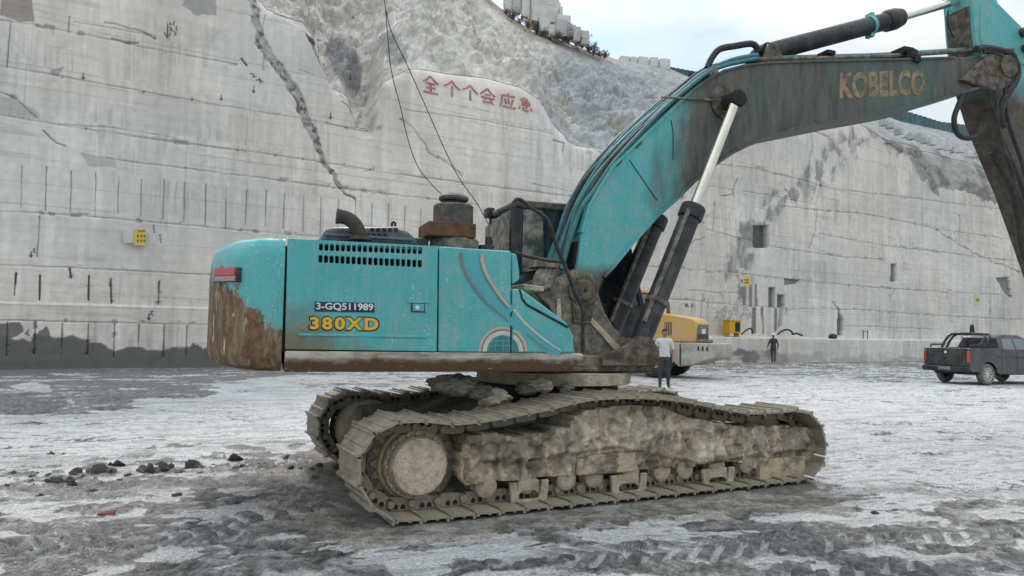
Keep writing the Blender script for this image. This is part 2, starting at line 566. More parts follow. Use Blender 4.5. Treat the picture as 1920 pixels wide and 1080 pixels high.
def build_wall():
    xs = wall_columns()
    nz = 470
    base = np.array([on_plane(x, 690 - 0.0226 * x, WP0, WN) for x in xs])
    top = np.array([on_plane(x, np.interp(x, BX, BY), WP0, WN) for x in xs])
    fr = np.linspace(0, 1, nz)[:, None]
    base[:, 2] = -0.3
    # every column is vertical: keep the base point, use the height of the boundary
    topz = np.array([(lambda q: q[2])(top[i]) for i in range(len(xs))])
    tt = (base - WP0) @ WD
    t_top = (top - WP0) @ WD
    zt = np.interp(tt, t_top, topz)
    P = np.zeros((nz, len(xs), 3))
    P[..., 0] = base[None, :, 0]
    P[..., 1] = base[None, :, 1]
    P[..., 2] = -0.3 + (zt[None, :] + 0.3) * fr
    T = np.broadcast_to(tt[None, :], P.shape[:2])
    Z = P[..., 2]
    px, py = project(P)
    wx = px + 7 * (fbm(T * 2.2, Z * 2.2, 3, 5) - 0.5)
    wy = py + 7 * (fbm(T * 2.2, Z * 2.2, 3, 9) - 0.5)
    rag = fbm(T * 1.6, Z * 1.6, 5, 21)
    fine = fbm(T * 7, Z * 7, 4, 33)
    # base albedo of sawn marble: cloudy tone, horizontal saw marks, vertical wash streaks
    cl = fbm(T * 0.16, Z * 0.35, 4, 2)
    hz = fbm(T * 0.35 + fbm(T, Z, 2, 8), Z * 6.0 + 2.5 * fbm(T * .4, Z * .4, 3, 7), 4, 3)
    vs = fbm(T * 4.5 + 1.5 * fbm(T * .7, Z * .7, 3, 13), Z * 0.28 + fbm(T * .9, Z * .5, 2, 15), 4, 4)
    vs2 = fbm(T * 1.5, Z * 0.13, 3, 14)
    cb = np.floor(Z / 1.72 + 0.15 * np.floor(T / 9.0))
    blk = _h(np.floor(T / (2.2 + 1.6 * _h(cb, cb, 61)) + cb * .37), cb, 62)
    tone = 0.575 * (1 + 0.085 * (blk - 0.5) + 0.34 * (cl - 0.5) + 0.07 * (hz - 0.5) + 0.15 * (vs - 0.5) + 0.26 * (vs2 - 0.5) + 0.08 * (fine - 0.5))
    warm = sstep(0.42, 0.6, fbm(T * 0.12, Z * 0.2, 3, 44))
    C = tone[..., None] * (np.array([1.06, 0.99, 0.895]) * (1 - warm[..., None]) + np.array([1.015, 0.985, 0.92]) * warm[..., None])
    wash = sstep(0.60, 0.72, fbm(T * 3.1 + .6 * fbm(T * .8, Z * .6, 2, 16), Z * 0.22 + 3 * cb, 3, 17))
    C = C * (1 + 0.10 * wash * sstep(0.45, 0.6, vs2))[..., None]
    sc_ = sstep(0.66, 0.74, fbm(T * 0.45 + .4 * fbm(T, Z, 2, 18), Z * 7.5 + T * .35, 3, 19))
    C = C * (1 - 0.13 * sc_ * sstep(0.42, 0.6, cl))[..., None]
    gr_ = sstep(0.60, 0.70, fbm(T * 2.6, Z * 0.30, 3, 20)) * sstep(0.50, 0.62, fbm(T * .3, Z * .5, 3, 22))
    C = C * (1 - 0.16 * gr_)[..., None]
    for k in range(46):
        zk_ = .5 + k * .37 + .18 * math.sin(k * 12.9)
        t1 = tt[None, :]
        dz = np.abs(Z - (zk_ + .025 * np.sin(t1 * .35 + k) + .02 * (fbm(t1 * 1.5, t1 * 0 + k, 2, 23) - .5)))
        mk = (1 - sstep(.008, .024, dz)) * sstep(.52, .60, fbm(t1 * .16, t1 * 0 + k * 3.7, 3, 24))
        C = C * (1 - (.20 + .10 * math.sin(k * 5.1)) * mk)[..., None]
    st_ = fbm(T * 7.5 + .5 * fbm(T, Z, 2, 27), Z * .30 + 2.1 * cb, 3, 28)
    pm = sstep(.46, .60, fbm(T * .22, Z * .42, 3, 29))
    C = C * (1 + .34 * (st_ - .5) * pm)[..., None]
    C = mixc(C, (.24, .24, .235), sstep(.66, .73, st_) * pm * .38)
    D = 0.035 * (fbm(T * 0.7, Z * 0.9, 3, 6) - 0.5) + 0.012 * (hz - 0.5)

    def line(pts, w, depth, dark, wob=1.0):
        nonlocal D, C
        d = seg_dist(px + (wx - px) * wob * 0.35, py + (wy - py) * wob * 0.35, pts)
        br = 0.55 + 0.9 * np.clip(fbm(T * 1.1, Z * 1.1, 3, int(pts[0][1]) + 3), 0, 1)
        m = 1 - sstep(w * 0.45, w * 1.15, d)
        D = D + depth * m * br * sstep(.25, .45, fbm(T * .9, Z * .9, 3, int(pts[0][0]) % 50))
        C = mixc(C, (0.15, 0.145, 0.14), np.clip(m * dark * br, 0, 1))
        if w > 1.3:      # chipped arrises along the longer bed joints
            ch = (1 - sstep(2.0, 6.5, d)) * sstep(.675, .72, fbm(T * 3.4, Z * 4.2, 5, int(pts[0][1]) % 70 + 5))
            C = mixc(C, (0.29, 0.285, 0.275), ch * .6)
            D = D + ch * .05

    def stain(poly, col, amt=1.0, warp=1.0, depth=0.0, soft=None):
        nonlocal D, C
        m = in_poly(px + (wx - px) * warp, py + (wy - py) * warp, poly).astype(float)
        if soft is not None:
            m = m * sstep(soft[0], soft[1], rag)
        C = mixc(C, col, m * amt)
        D = D + depth * m

    beds = [
        [(0, 37), (63, 45), (173, 67), (267, 87), (443, 120)],
        [(-300, 70), (0, 122), (90, 137), (153, 150), (320, 180), (443, 202), (567, 222), (667, 241), (715, 241)],
        [(-300, 168), (0, 215), (70, 227), (283, 260), (480, 285), (607, 304), (733, 324), (878, 343), (1100, 372)],
        [(200, 297), (480, 332), (640, 352), (900, 384)],
        [(-300, 372), (0, 395), (150, 404), (420, 428), (640, 447), (900, 468)],
        [(-300, 485), (0, 497), (140, 502), (390, 515), (700, 535)],
        [(-300, 590), (0, 600), (110, 603), (390, 609), (700, 618), (1100, 629)],
        [(1284, 407), (1387, 436), (1489, 462), (1609, 480), (1684, 484)],
        [(1200, 497), (1267, 504), (1387, 507), (1489, 520), (1618, 533), (1693, 540), (1900, 552)],
        [(1250, 560), (1387, 569), (1507, 578), (1640, 580), (1773, 591), (1920, 598), (2100, 606)],
        [(1347, 298), (1453, 311), (1596, 351), (1684, 360), (1818, 378), (1920, 391)],
        [(1489, 382), (1667, 400), (1787, 427), (1920, 446)],
        [(1564, 435), (1684, 458), (1795, 471), (1920, 487)],
        [(1000, 345), (1130, 368)], [(760, 205), (900, 225), (1040, 250)],
        [(140, 40), (290, 66), (292, 71)], [(110, 232), (220, 240), (330, 258)], [(560, 130), (640, 155)],
        [(1290, 545), (1420, 548)], [(1600, 610), (1790, 618)], [(1330, 340), (1440, 356), (1560, 380)],
    ]
    for i, p in enumerate(beds):
        line(p, 1.35 if i < 13 else 1.1, 0.035, 0.34 if i < 7 else 0.30)
    # drill cuts and sawn seams
    x0s = [-48, -4, 40, 86, 133, 179, 222, 265, 307, 346, 386, 424, 462, 499, 533, 570, 602, 635, 667, 698, 729, 760, 790]
    for k, x in enumerate(x0s):
        yt = 303 + 0.108 * max(x, 0) + (k * 37 % 5)
        yb = 393 + 0.078 * x - (k * 53 % 11)
        line([(x + 1, yt), (x - 1, yb)], 1.05, 0.06, 0.58, 0.2)
    for a in [(30, 512, 27, 553), (75, 517, 74, 562), (167, 518, 166, 563), (208, 524, 209, 568), (299, 528, 297, 570), (131, 504, 133, 520), (-20, 508, -22, 550)]:
        line([(a[0], a[1]), (a[2], a[3])], 2.0, 0.14, 0.95, 0.1)
    for k, x in enumerate([-40, 14, 66, 117, 166, 215, 261, 308, 351, 395]):
        line([(x, 604 + 0.02 * x), (x - 2, 672 - (k * 31 % 9))], 1.4, 0.09, 0.7, 0.2)
    for p in [[(20, 40), (13, 125)], [(74, 405), (70, 482)], [(288, 422), (290, 436)], [(300, 440), (302, 455)], [(100, 48), (99, 62)], [(130, 30), (128, 60)],
              [(499, 27), (494, 45)], [(497, 100), (493, 132)], [(1320, 552), (1316, 600)], [(1355, 560), (1352, 618)], [(1400, 350), (1404, 365)], [(1547, 238), (1551, 262), (1545, 300), (1540, 335)],
              [(1368, 375), (1364, 430)], [(1560, 392), (1555, 440), (1545, 462)], [(1827, 400), (1827, 455)], [(1900, 300), (1915, 340)], [(1706, 540), (1700, 555)], [(1884, 566), (1883, 590)], [(1852, 600), (1854, 622)],
              [(1297, 330), (1293, 352)], [(1410, 330), (1400, 360), (1380, 362)], [(1475, 250), (1477, 258)]]:
        line(p, 1.2, 0.06, 0.55, 0.8)
    for p, w in [([(1329, 422), (1364, 391)], 1.5), ([(1782, 427), (1827, 456), (1871, 482), (1950, 512)], 2.2), ([(195, 41), (240, 50), (278, 64), (292, 71)], 2.4), ([(207, 72), (237, 80), (258, 78)], 2.6),
                 ([(80, 245), (108, 268), (125, 275)], 2.0), ([(455, 110), (463, 122)], 2.5), ([(752, 222), (775, 242), (800, 272), (803, 285), (835, 300), (870, 330)], 3.2), ([(1700, 255), (1720, 250)], 2),
                 ([(1542, 232), (1590, 256)], 1.8), ([(1290, 460), (1330, 440)], 1.4), ([(1040, 262), (1060, 268), (1058, 285)], 3.0), ([(640, 190), (660, 205), (668, 238)], 2.4), ([(0, 170), (30, 185), (70, 222)], 2.5),
                 ([(1120, 276), (1150, 290), (1180, 300)], 2.0)]:
        line(p, w * 0.62, 0.06, 0.50, 3.0)
    # pale veins
    for p in [[(0, 50), (60, 115), (110, 155), (130, 190)], [(180, 245), (205, 290)], [(325, 185), (350, 225), (385, 262)], [(700, 350), (760, 330)], [(1110, 320), (1170, 345)]]:
        d = seg_dist(wx, wy, p)
        C = mixc(C, (0.53, 0.515, 0.48), 0.55 * (1 - sstep(1.5, 4.5, d)))
    # the broad rough crack
    crk = [(472, -60), (475, 0), (482, 40), (490, 75), (505, 105), (535, 140), (553, 170), (570, 215), (590, 260), (608, 300), (630, 335), (650, 362), (667, 373)]
    rgx = 9 * (fbm(T * 3.4, Z * 3.4, 4, 73) - .5)
    d = seg_dist(px + (wx - px) * 1.3 + rgx * 1.6, py + (wy - py) * 1.3, crk)
    wid = np.interp(py, [-60, 60, 90, 200, 300, 372], [9, 9, 13, 10, 7, 2.5])
    m = 1 - sstep(wid * 0.65, wid * 0.95, d)
    D = D + m * (0.03 + 0.09 * fbm(T * 3, Z * 3, 4, 71))
    C = mixc(C, (0.33, 0.32, 0.30), m * 0.9)
    C = C * (1 - (m * sstep(0.45, 0.58, fbm(T * 7, Z * 5, 3, 72)) * 0.62)[..., None])
    C = mixc(C, (.46, .45, .43), m * sstep(0.60, 0.68, fbm(T * 5, Z * 6, 3, 74)) * .8)
    # rough, unsawn rock next to the upper edge
    hole = [(572, 62), (600, 78), (618, 118), (645, 170), (628, 166), (605, 125)]
    stain(hole, (0.20, 0.195, 0.19), 0.9, 1.0, 0.25)
    rr = [(1655, 215), (1690, 262), (1740, 292), (1770, 330), (1778, 352), (1800, 350), (1830, 352), (1880, 372), (1930, 390), (2060, 430), (2400, 520), (2400, 100)]
    m = in_poly(wx + (wx - px), wy + (wy - py), rr).astype(float)
    C = mixc(C, (0.335, 0.325, 0.315), m * 0.75)
    C = C * (1 - (m * 0.45 * sstep(0.46, 0.66, fbm(T * 0.55 + Z * 0.5, Z * 0.5 - T * .3, 5, 81)))[..., None])
    D = D + m * (0.9 * (fbm(T * 0.5, Z * 0.7, 5, 82) - 0.45))
    m = (1 - sstep(6, 26, np.abs(py - np.interp(px, BX, BY)))) * (px > 500) * (px < 1260) * (1 - sstep(770, 790, px) * sstep(1025, 1005, px))
    m = m * sstep(0.40, 0.62, rag)
    C = mixc(C, (0.35, 0.335, 0.305), m * 0.8)
    D = D + m * 0.25 * (rag - 0.2)
    for poly, c, a in [([(0, -60), (62, -60), (61, 40), (40, 38), (0, 30)], (0.27, 0.235, 0.215), 0.85),
                       ([(365, -60), (408, -60), (405, 30), (372, 26), (340, 10)], (0.30, 0.295, 0.285), 0.8),
                       ([(0, 175), (35, 190), (70, 205), (78, 226), (0, 214)], (0.35, 0.35, 0.335), 0.6),
                       ([(95, 130), (118, 122), (112, 142), (97, 139)], (0.26, 0.25, 0.235), 0.7),
                       ([(150, 284), (215, 298), (220, 316), (165, 310)], (0.31, 0.30, 0.29), 0.5)]:
        stain(poly, c, a, 1.5)
    # right-hand niches, stains and dribbles
    stain([(1440, 418), (1469, 418), (1469, 462), (1440, 462)], (0.070, 0.085, 0.075), 0.92, 0.3, 0.5)
    stain([(1418, 430), (1440, 415), (1440, 462), (1420, 462)], (0.27, 0.265, 0.255), 0.7, 1.5)
    stain([(1698, 493), (1709, 492), (1709, 527), (1698, 527)], (0.16, 0.16, 0.16), 0.9, 0.3, 0.3)
    stain([(1498, 521), (1527, 522), (1524, 529), (1500, 534)], (0.17, 0.165, 0.165), 0.85, 0.6, 0.15)
    stain([(1469, 538), (1481, 538), (1481, 576), (1469, 576)], (0.15, 0.145, 0.145), 0.9, 0.3, 0.3)
    stain([(1486, 551), (1499, 551), (1499, 576), (1486, 576)], (0.13, 0.13, 0.13), 0.9, 0.3, 0.3)
    stain([(1586, 561), (1598, 576), (1604, 580), (1610, 600), (1609, 631), (1598, 630), (1599, 580)], (0.13, 0.135, 0.135), 0.9, 0.5, 0.3)
    stain([(1895, 520), (1920, 518), (1925, 560), (1910, 548)], (0.17, 0.17, 0.17), 0.85, 0.5, 0.2)
    drip = sstep(0.47, 0.60, fbm(T * 4.2, Z * 0.18, 3, 91))
    stain([(1433, 576), (1504, 578), (1500, 602), (1470, 626), (1436, 626)], (0.075, 0.078, 0.075), 0.0)
    m = in_poly(wx, wy, [(1433, 575), (1505, 577), (1500, 606), (1472, 626), (1436, 626)]) * drip
    C = mixc(C, (0.115, 0.118, 0.112), m * 0.85)
    m = in_poly(wx, wy, [(1418, 533), (1446, 530), (1447, 575), (1418, 572)]) * sstep(0.42, 0.56, fbm(T * 3.4, Z * 0.25, 3, 92))
    C = mixc(C, (0.155, 0.14, 0.15), m * 0.85)
    band = [(1650, 235), (1590, 290), (1545, 340), (1480, 380), (1440, 425), (1412, 490), (1405, 545)]
    d = seg_dist(px + 4 * (wx - px), py + 4 * (wy - py), band)
    m = (1 - sstep(12, 34, d)) * sstep(0.40, 0.56, fbm(T * 1.6, Z * 1.3, 5, 93)) * (.55 + .6 * sstep(.35, .65, fbm(T * 4, Z * 1.2, 3, 94)))
    C = mixc(C, (0.20, 0.207, 0.20), np.clip(m, 0, 1) * 0.85)
    band = [(1660, 225), (1700, 262), (1750, 300), (1776, 340)]
    d = seg_dist(px + 3 * (wx - px), py + 3 * (wy - py), band)
    m = (1 - sstep(5, 18, d)) * sstep(0.38, 0.52, rag)
    C = mixc(C, (0.21, 0.20, 0.19), m * 0.8)
    for pl in ([(1375, 260), (1392, 262), (1385, 286), (1378, 285)], [(1770, 332), (1790, 345), (1788, 368), (1775, 352)], [(1695, 552), (1702, 555), (1700, 556)]):
        stain(pl, (0.2, 0.19, 0.18), 0.75, 1.2)
    m = in_poly(wx + (wx - px), wy, [(1365, 575), (1440, 572), (1440, 600), (1365, 605)]) * sstep(0.45, 0.55, fine)
    C = mixc(C, (0.25, 0.25, 0.25), m * 0.6)
    # splashed mud line along the foot
    ml = np.interp(px, [-600, 0, 35, 57, 67, 102, 137, 169, 190, 215, 260, 303, 352, 391, 700, 1100, 1330, 1365, 1440, 1470, 1560, 1700, 1920, 2300],
                   [640, 632, 640, 642, 630, 632, 628, 642, 641, 655, 653, 658, 648, 651, 652, 655, 650, 653, 656, 662, 664, 668, 668, 668])
    m = sstep(-2.5, 2.5, py + 9 * (rag - 0.5) * 2 + 8 * (fine - 0.5) - ml)
    C = mixc(C, (0.115, 0.112, 0.105), m * np.interp(px, [1330, 1400, 1490], [.96, .85, .30]) * np.where(px > 1340, sstep(.30, .55, fbm(T * .8, Z * 2, 4, 98)), 1))
    m = in_poly(wx, wy, [(-40, 604), (36, 606), (44, 622), (30, 632), (-40, 640)]) * sstep(0.43, 0.50, rag)
    C = mixc(C, (0.125, 0.122, 0.115), m * 0.9)
    m = in_poly(wx, wy, [(60, 606), (90, 612), (100, 640), (40, 634)]) * sstep(0.48, 0.52, fbm(T * 3, Z * 3, 3, 97))
    C = mixc(C, (0.125, 0.122, 0.115), m * 0.9)
    # bench at the foot on the right; slight step on the left
    D = D + np.where(px > 1325, sstep(1.45, 1.55, Z), 0) * 1.1
    D = D + np.where(px <= 1325, sstep(2.20, 2.24, Z + 0.0 * T), 0) * 0.05
    # the very top rounds off into the hillside
    D = D + (fr ** 60) * 0.4
    P = P + D[..., None] * WN
    me = grid_mesh('quarry_wall', P, np.clip(C, 0.02, 0.70))
    o = link_mesh('quarry_wall', me, attr_mat('sawn_marble', 0.8, 3.0, 0.10, 0.010), smooth=0)
    me.polygons.foreach_set('use_smooth', np.ones(len(me.polygons), bool))
    tag(o, 'tall pale grey sawn marble quarry face with bed lines, drill cuts and a dark crack', 'quarry wall')
    return P, xs, o, tt, zt

WGRID, WXS, WALL, WTT, WZT = build_wall()
WTOP = WGRID[-1]

def wall_surf(px, py, off=0.0):
    """point on the finished rock face behind a photo pixel, moved out of the rock by off"""
    q = wall_pt(px, py)
    c = int(round(np.interp((q - WP0) @ WD, WTT, np.arange(len(WTT)))))
    r = int(round((q[2] + .3) / (WZT[c] + .3) * (WGRID.shape[0] - 1)))
    p = WGRID[min(max(r, 0), WGRID.shape[0] - 1), c]
    return q + WN * (float((p - WP0) @ WN) - off)


def rock_slope():
    sel = np.concatenate([np.arange(0, len(WXS), 2)])
    xs = WXS[sel]
    B = WTOP[sel] + WN * -0.05
    n = 150
    sx = project(B)[0]
    back = np.interp(sx, [-600, 600, 900, 1250, 1400, 1640, 2350], [16, 18, 24, 24, 16, 9.0, 9.0])
    Sk = []
    for i in range(len(sel)):
        Yd = B[i, 1] + back[i]
        Sk.append(at_depth(sx[i], np.interp(sx[i], SX, SY), Yd))
    Sk = np.array(Sk)
    s = np.linspace(0, 1, n)[:, None, None]
    P = B[None] * (1 - s) + Sk[None] * s
    e = np.sin(np.pi * s[..., 0])
    W = P[..., 0] * 0.9 + P[..., 1] * 0.45
    V = P[..., 2] * 1.2
    r1 = fbm(W * 0.16, V * 0.16, 5, 101)
    def ridged(x, y, o, seed):
        q, a, t = 0.0, 1.0, 0.0
        for k in range(o):
            q = q + a * np.abs(2 * vn(x * 2 ** k + 3.7 * k, y * 2 ** k - 1.9 * k, seed + k) - 1)
            t += a
            a *= .55
        return q / t
    r2 = 1.1 * ridged(W * 0.55 + .3 * V, V * 0.7 - .2 * W, 5, 103)
    amp = np.interp(sx, [-600, 1300, 1640, 2350], [1.0, 1.0, 0.14, 0.14])[None]
    r3 = ridged(W * 1.9, V * 2.2 + W * .4, 4, 105)
    disp = e ** 0.35 * (1 - s[..., 0] ** 5) * (0.8 * (r3 - .5) + (r1 - 0.5) * 5.5 + (r2 - 0.5) * 1.7) * amp
    nrm = np.array([0.35, -0.65, 0.65])
    P = P + disp[..., None] * nrm
    px, py = project(P)
    rag = fbm(W * 0.5, V * 0.5, 5, 107)
    gr = fbm(W * 1.8 + V * 1.2, V * 0.7 - W * 0.5, 5, 109)
    wx, wy = px + 40 * (r1 - 0.5) + 16 * (rag - .5), py + 40 * (rag - 0.5)
    C = np.zeros(P.shape) + np.array([0.56, 0.535, 0.49])
    g = sstep(965, 1060, wx + 0.45 * (wy - 150))
    C = mixc(C, (0.35, 0.36, 0.36), g)
    C = mixc(C, (0.47, 0.45, 0.415), sstep(0.46, 0.6, r2) * (1 - g) * 0.8)
    for poly, c, a in [([(622, 72), (668, 88), (682, 140), (665, 182), (640, 165), (605, 96)], (0.205, 0.20, 0.205), 0.9),
                       ([(545, -60), (640, -60), (610, 60), (590, 70), (540, 30)], (0.27, 0.245, 0.215), 0.6),
                       ([(735, 40), (770, 90), (765, 120), (735, 130), (718, 70)], (0.27, 0.265, 0.27), 0.7),
                       ([(1128, 205), (1160, 205), (1185, 245), (1168, 252)], (0.44, 0.41, 0.32), 0.8),
                       ([(1205, 135), (1240, 145), (1255, 175), (1235, 172)], (0.40, 0.385, 0.335), 0.55)]:
        m = in_poly(wx, wy, poly) * sstep(0.36, 0.5, rag)
        C = mixc(C, c, m * a)
    for pl, w in [([(990, 110), (1010, 160), (1040, 205), (1075, 235), (1095, 268)], 9), ([(1040, 172), (1060, 200), (1085, 262)], 6)]:
        m = (1 - sstep(w * .4, w * 1.3, seg_dist(wx, wy, pl))) * sstep(0.38, 0.55, rag)
        C = mixc(C, (0.42, 0.40, 0.355), m * 0.8)
    C = C * (0.72 + 0.56 * gr)[..., None]
    # soil and dry scrub under the skyline
    sk = np.interp(px, SX, SY)
    m = (1 - sstep(4, 24, py - sk + 14 * (rag - .5))) * (px > 900) * (px < 1130)
    C = mixc(C, (0.215, 0.165, 0.13), m * 0.8)
    # far side, falling away behind the crest
    b1 = P[-1] + np.array([0, 14.0, -1.0])
    b2 = b1 + np.array([0, 60.0, -30.0])
    P = np.concatenate([P, b1[None], b2[None]])
    C = np.concatenate([C, C[-1:], C[-1:]])
    me = grid_mesh('hillside', P, np.clip(C, 0.03, 0.6))
    o = link_mesh('hillside', me, attr_mat('gravelly_rock', 0.9, 3.0, 0.32, 0.08), smooth=0)
    me.polygons.foreach_set('use_smooth', np.ones(len(me.polygons), bool))
    tag(o, kind='structure')
    return Sk, sx
SKY, SKX = rock_slope()

def skyline(px):
    return np.array([np.interp(px, SKX, SKY[:, k]) for k in range(3)])

# ------------------------------------------------------------------ ground
def build_ground():
    a = np.radians(np.concatenate([np.arange(-180, -42, 3.0), np.arange(-42, 42, 0.075), np.arange(42, 180, 3.0)]))
    dy = np.concatenate([np.linspace(2600, 560, 40)[:-1], np.linspace(560, 10, 620), [6, 4, 2.5, 1.6]])
    rr = F_PX * CAM_Z / dy
    A, Rr = np.meshgrid(a, rr)
    X, Y = Rr * np.sin(A), Rr * np.cos(A)
    front = sstep(2.0, 3.5, Y)
    P0 = np.stack([X, Y, np.zeros_like(X)], -1)
    Ys = np.maximum(Y, 0.3)
    px = 960 + F_PX * X / Ys
    px, py = project(np.stack([X, Ys, np.zeros_like(X)], -1))
    n1 = fbm(X * 0.35, Y * 0.35, 5, 201)
    n2 = fbm(X * 1.7, Y * 1.7, 5, 203)
    n3 = fbm(X * 7.0, Y * 7.0, 4, 205)
    n4 = fbm(X * 19.0, Y * 19.0, 3, 206)
    n5 = fbm(X * 44.0, Y * 44.0, 2, 208)
    # ruts run roughly along the machine's tracks
    ca, sa = math.cos(math.radians(20)), math.sin(math.radians(20))
    U, V = X * ca + Y * sa, -X * sa + Y * ca
    rut = fbm(U * 0.35, V * 2.6, 5, 207)
    rut2 = fbm(U * 0.9 + 9, V * 6.0, 4, 209)
    wpx = px + 260 * (n1 - 0.5) + 60 * (n2 - .5)
    k = np.clip((py - 620) / 300, 0.03, 1.2)
    wpy = py + k * (90 * (n1 - 0.5) + 60 * (n2 - .5) + 40 * (rut - .5))
    # whiteness: pale stone dust lying on dark wet mud
    w = np.full(X.shape, 0.30) + 0.0
    def zone(poly, v, amt=1.0):
        nonlocal w
        m = in_poly(wpx, wpy, poly)
        w = np.where(m, w * (1 - amt) + v * amt, w)
    zone([(-900, 700), (620, 700), (640, 870), (480, 885), (230, 900), (-900, 940)], 0.93)
    zone([(-900, 690), (610, 690), (560, 712), (400, 722), (345, 742), (200, 755), (0, 783), (-900, 830)], 0.20)
    zone([(1180, 690), (2600, 690), (2600, 905), (1980, 890), (1700, 900), (1560, 930), (1300, 760)], 0.88)
    zone([(1180, 684), (2600, 684), (2600, 704), (1500, 708), (1180, 700)], 0.5)
    zone([(600, 690), (1300, 690), (1300, 780), (600, 780)], 0.7)
    zone([(-900, 905), (230, 930), (500, 905), (640, 960), (300, 962), (-900, 968)], 0.60)
    zone([(-900, 968), (640, 972), (640, 1200), (-900, 1300)], 0.44)
    zone([(640, 985), (1560, 915), (2600, 925), (2600, 1300), (640, 1300)], 0.47)
    zone([(930, 1000), (1060, 1000), (1090, 1080), (880, 1080), (840, 1020)], 0.62)
    zone([(1560, 905), (2600, 880), (2600, 935), (1900, 940), (1600, 960)], 0.62)
    wn = w + 1.05 * (rut - 0.5) + 1.05 * (n2 - 0.5) + 0.55 * (rut2 - 0.5) + 0.60 * (n3 - .5) + 0.45 * (n4 - .5) + .2 * (n5 - .5)
    W = sstep(0.44, 0.54, wn)
    fg = sstep(905, 950, py + 50 * (n1 - .5)) 
    uw, vw = U + .25 * (n2 - .5), V + .16 * (n2 - .5)
    pud = fbm(uw * 2.6, vw * 4.4, 3, 261) + .16 * (n1 - .5) + .12 * (w - .45)
    big = fbm(uw * .75, vw * 2.0, 3, 263)
    Wf = np.maximum(sstep(.585, .60, pud), sstep(.645, .66, big + .06 * (n4 - .5) + .05 * (n3 - .5)))
    Wf = np.maximum(Wf * (.9 + .1 * n4), .30 * sstep(.50, .60, n3 + .3 * (n4 - .5)) * sstep(.40, .60, big))
    W = W * (1 - fg) + Wf * fg
    W = np.where(fg > .5, np.where(W > .31, sstep(.40, .60, W), W), W)
    # white puddled streaks far left
    for pl in ([(8, 722), (60, 716), (98, 722), (92, 735), (40, 733)], [(270, 705), (395, 702), (398, 706), (300, 708)], [(100, 748), (130, 747), (128, 751)]):
        W = np.where(in_poly(px + 0.2 * (wpx - px), py + 0.3 * (wpy - py), pl), 0.95, W)
    dust = np.array([0.585, 0.595, 0.60])
    mudc = np.array([0.190, 0.186, 0.180])
    C = np.zeros(P0.shape) + mudc
    g3, g4, g5 = sstep(.30, .70, n3), sstep(.28, .72, n4), sstep(.22, .78, n5)
    C = C * np.clip(0.28 + 0.42 * g3 + 0.62 * g4 + 0.34 * g5 + 0.6 * (n2 - .5) + .4 * (rut2 - .5), .22, 2.0)[..., None]
    far = sstep(700, 780, py)
    C = mixc(C, np.array([0.21, 0.212, 0.215]), (1 - far) * 0.8)
    C = mixc(C, dust, W)
    C = C * (0.74 + 0.18 * n2 + .12 * g4 + .10 * g3 + .08 * g5)[..., None]
    spk = sstep(0.60, 0.68, fbm(U * 2.2, V * 9.0, 4, 211)) * (W > .5) * (1 - .8 * fg)
    C = mixc(C, (0.30, 0.30, 0.30), spk * 0.55)
    spk = sstep(0.66, 0.72, fbm(U * 7.0, V * 16.0, 3, 213)) * (W > .5) * (Rr < 16)
    C = mixc(C, (0.19, 0.19, 0.19), spk * 0.7)
    C = mixc(C, (0.36, 0.36, 0.355), (W > 0.5) * sstep(0.58, 0.70, rut2) * 0.65)
    # brown mud round the machine
    bz = in_poly(wpx, wpy, [(470, 915), (560, 880), (660, 868), (760, 985), (1560, 905), (1570, 945), (1100, 1010), (720, 1030), (520, 985)])
    C = np.where(bz[..., None], mixc(C, (0.275, 0.248, 0.205), np.full(X.shape, 0.62)) * (0.70 + 0.25 * g3 + .22 * g4 + .12 * g5)[..., None], C)
    W = np.where(bz, W * 0.3, W)
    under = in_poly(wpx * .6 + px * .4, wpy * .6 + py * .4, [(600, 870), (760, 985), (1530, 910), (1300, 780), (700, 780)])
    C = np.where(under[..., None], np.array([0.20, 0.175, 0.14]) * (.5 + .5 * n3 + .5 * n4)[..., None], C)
    # tread prints: bars pressed into the mud, dust left between
    H = np.zeros(X.shape)
    def tread(px0, py0, px1, py1, half, pitch, skew):
        nonlocal H, C, W
        a0, b0 = at_ground(px0, py0), at_ground(px1, py1)
        d = (b0 - a0)[:2]
        L = np.hypot(*d)
        d = d / L
        u = (X - a0[0]) * d[0] + (Y - a0[1]) * d[1]
        v = -(X - a0[0]) * d[1] + (Y - a0[1]) * d[0]
        m = sstep(half, half * 0.85, np.abs(v + 0.12 * (n2 - .5))) * sstep(-0.3, 0.2, u) * sstep(L + 0.3, L - 0.3, u)
        ph = (u + skew * np.abs(v) + 0.10 * (n2 - 0.5)) / pitch
        bar = sstep(0.12, 0.3, np.abs(ph - np.floor(ph) - 0.5))
        brk = sstep(0.34, 0.52, fbm(X * 2.3, Y * 2.3, 3, 231))
        H = H + m * (bar - 0.5) * 0.042 * brk
        keep = m * sstep(.45, .65, 1 - bar) * sstep(.40, .46, fbm(X * 2.3, Y * 2.3, 3, 231) + .15 * (n4 - .5)) * sstep(.30, .36, n3)
        C = mixc(C, np.array([0.53, 0.545, 0.55]), keep * 0.9)
        mk = m * (1 - sstep(.45, .65, 1 - bar)) * (.45 + .5 * brk)
        C = C * (1 - mk)[..., None] + (mudc * .85) * (mk * (.45 + .5 * g4 + .45 * g3))[..., None]
    tread(1060, 1052, 1990, 985, 0.26, 0.19, 0.8)
    tread(1180, 1130, 2050, 1048, 0.22, 0.20, -0.7)
    tread(-60, 1040, 460, 1000, 0.24, 0.17, 0.6)
    tread(430, 975, 640, 945, 0.18, 0.22, 0.4)
    near = sstep(40, 8, Rr)
    lump = fbm(X * 5.2, Y * 5.2, 5, 241)
    band = 1 - sstep(10, 40, np.abs(wpy - np.interp(px, [-900, 0, 230, 620, 700], [930, 900, 886, 868, 868]))) 
    band = band * (px < 660)
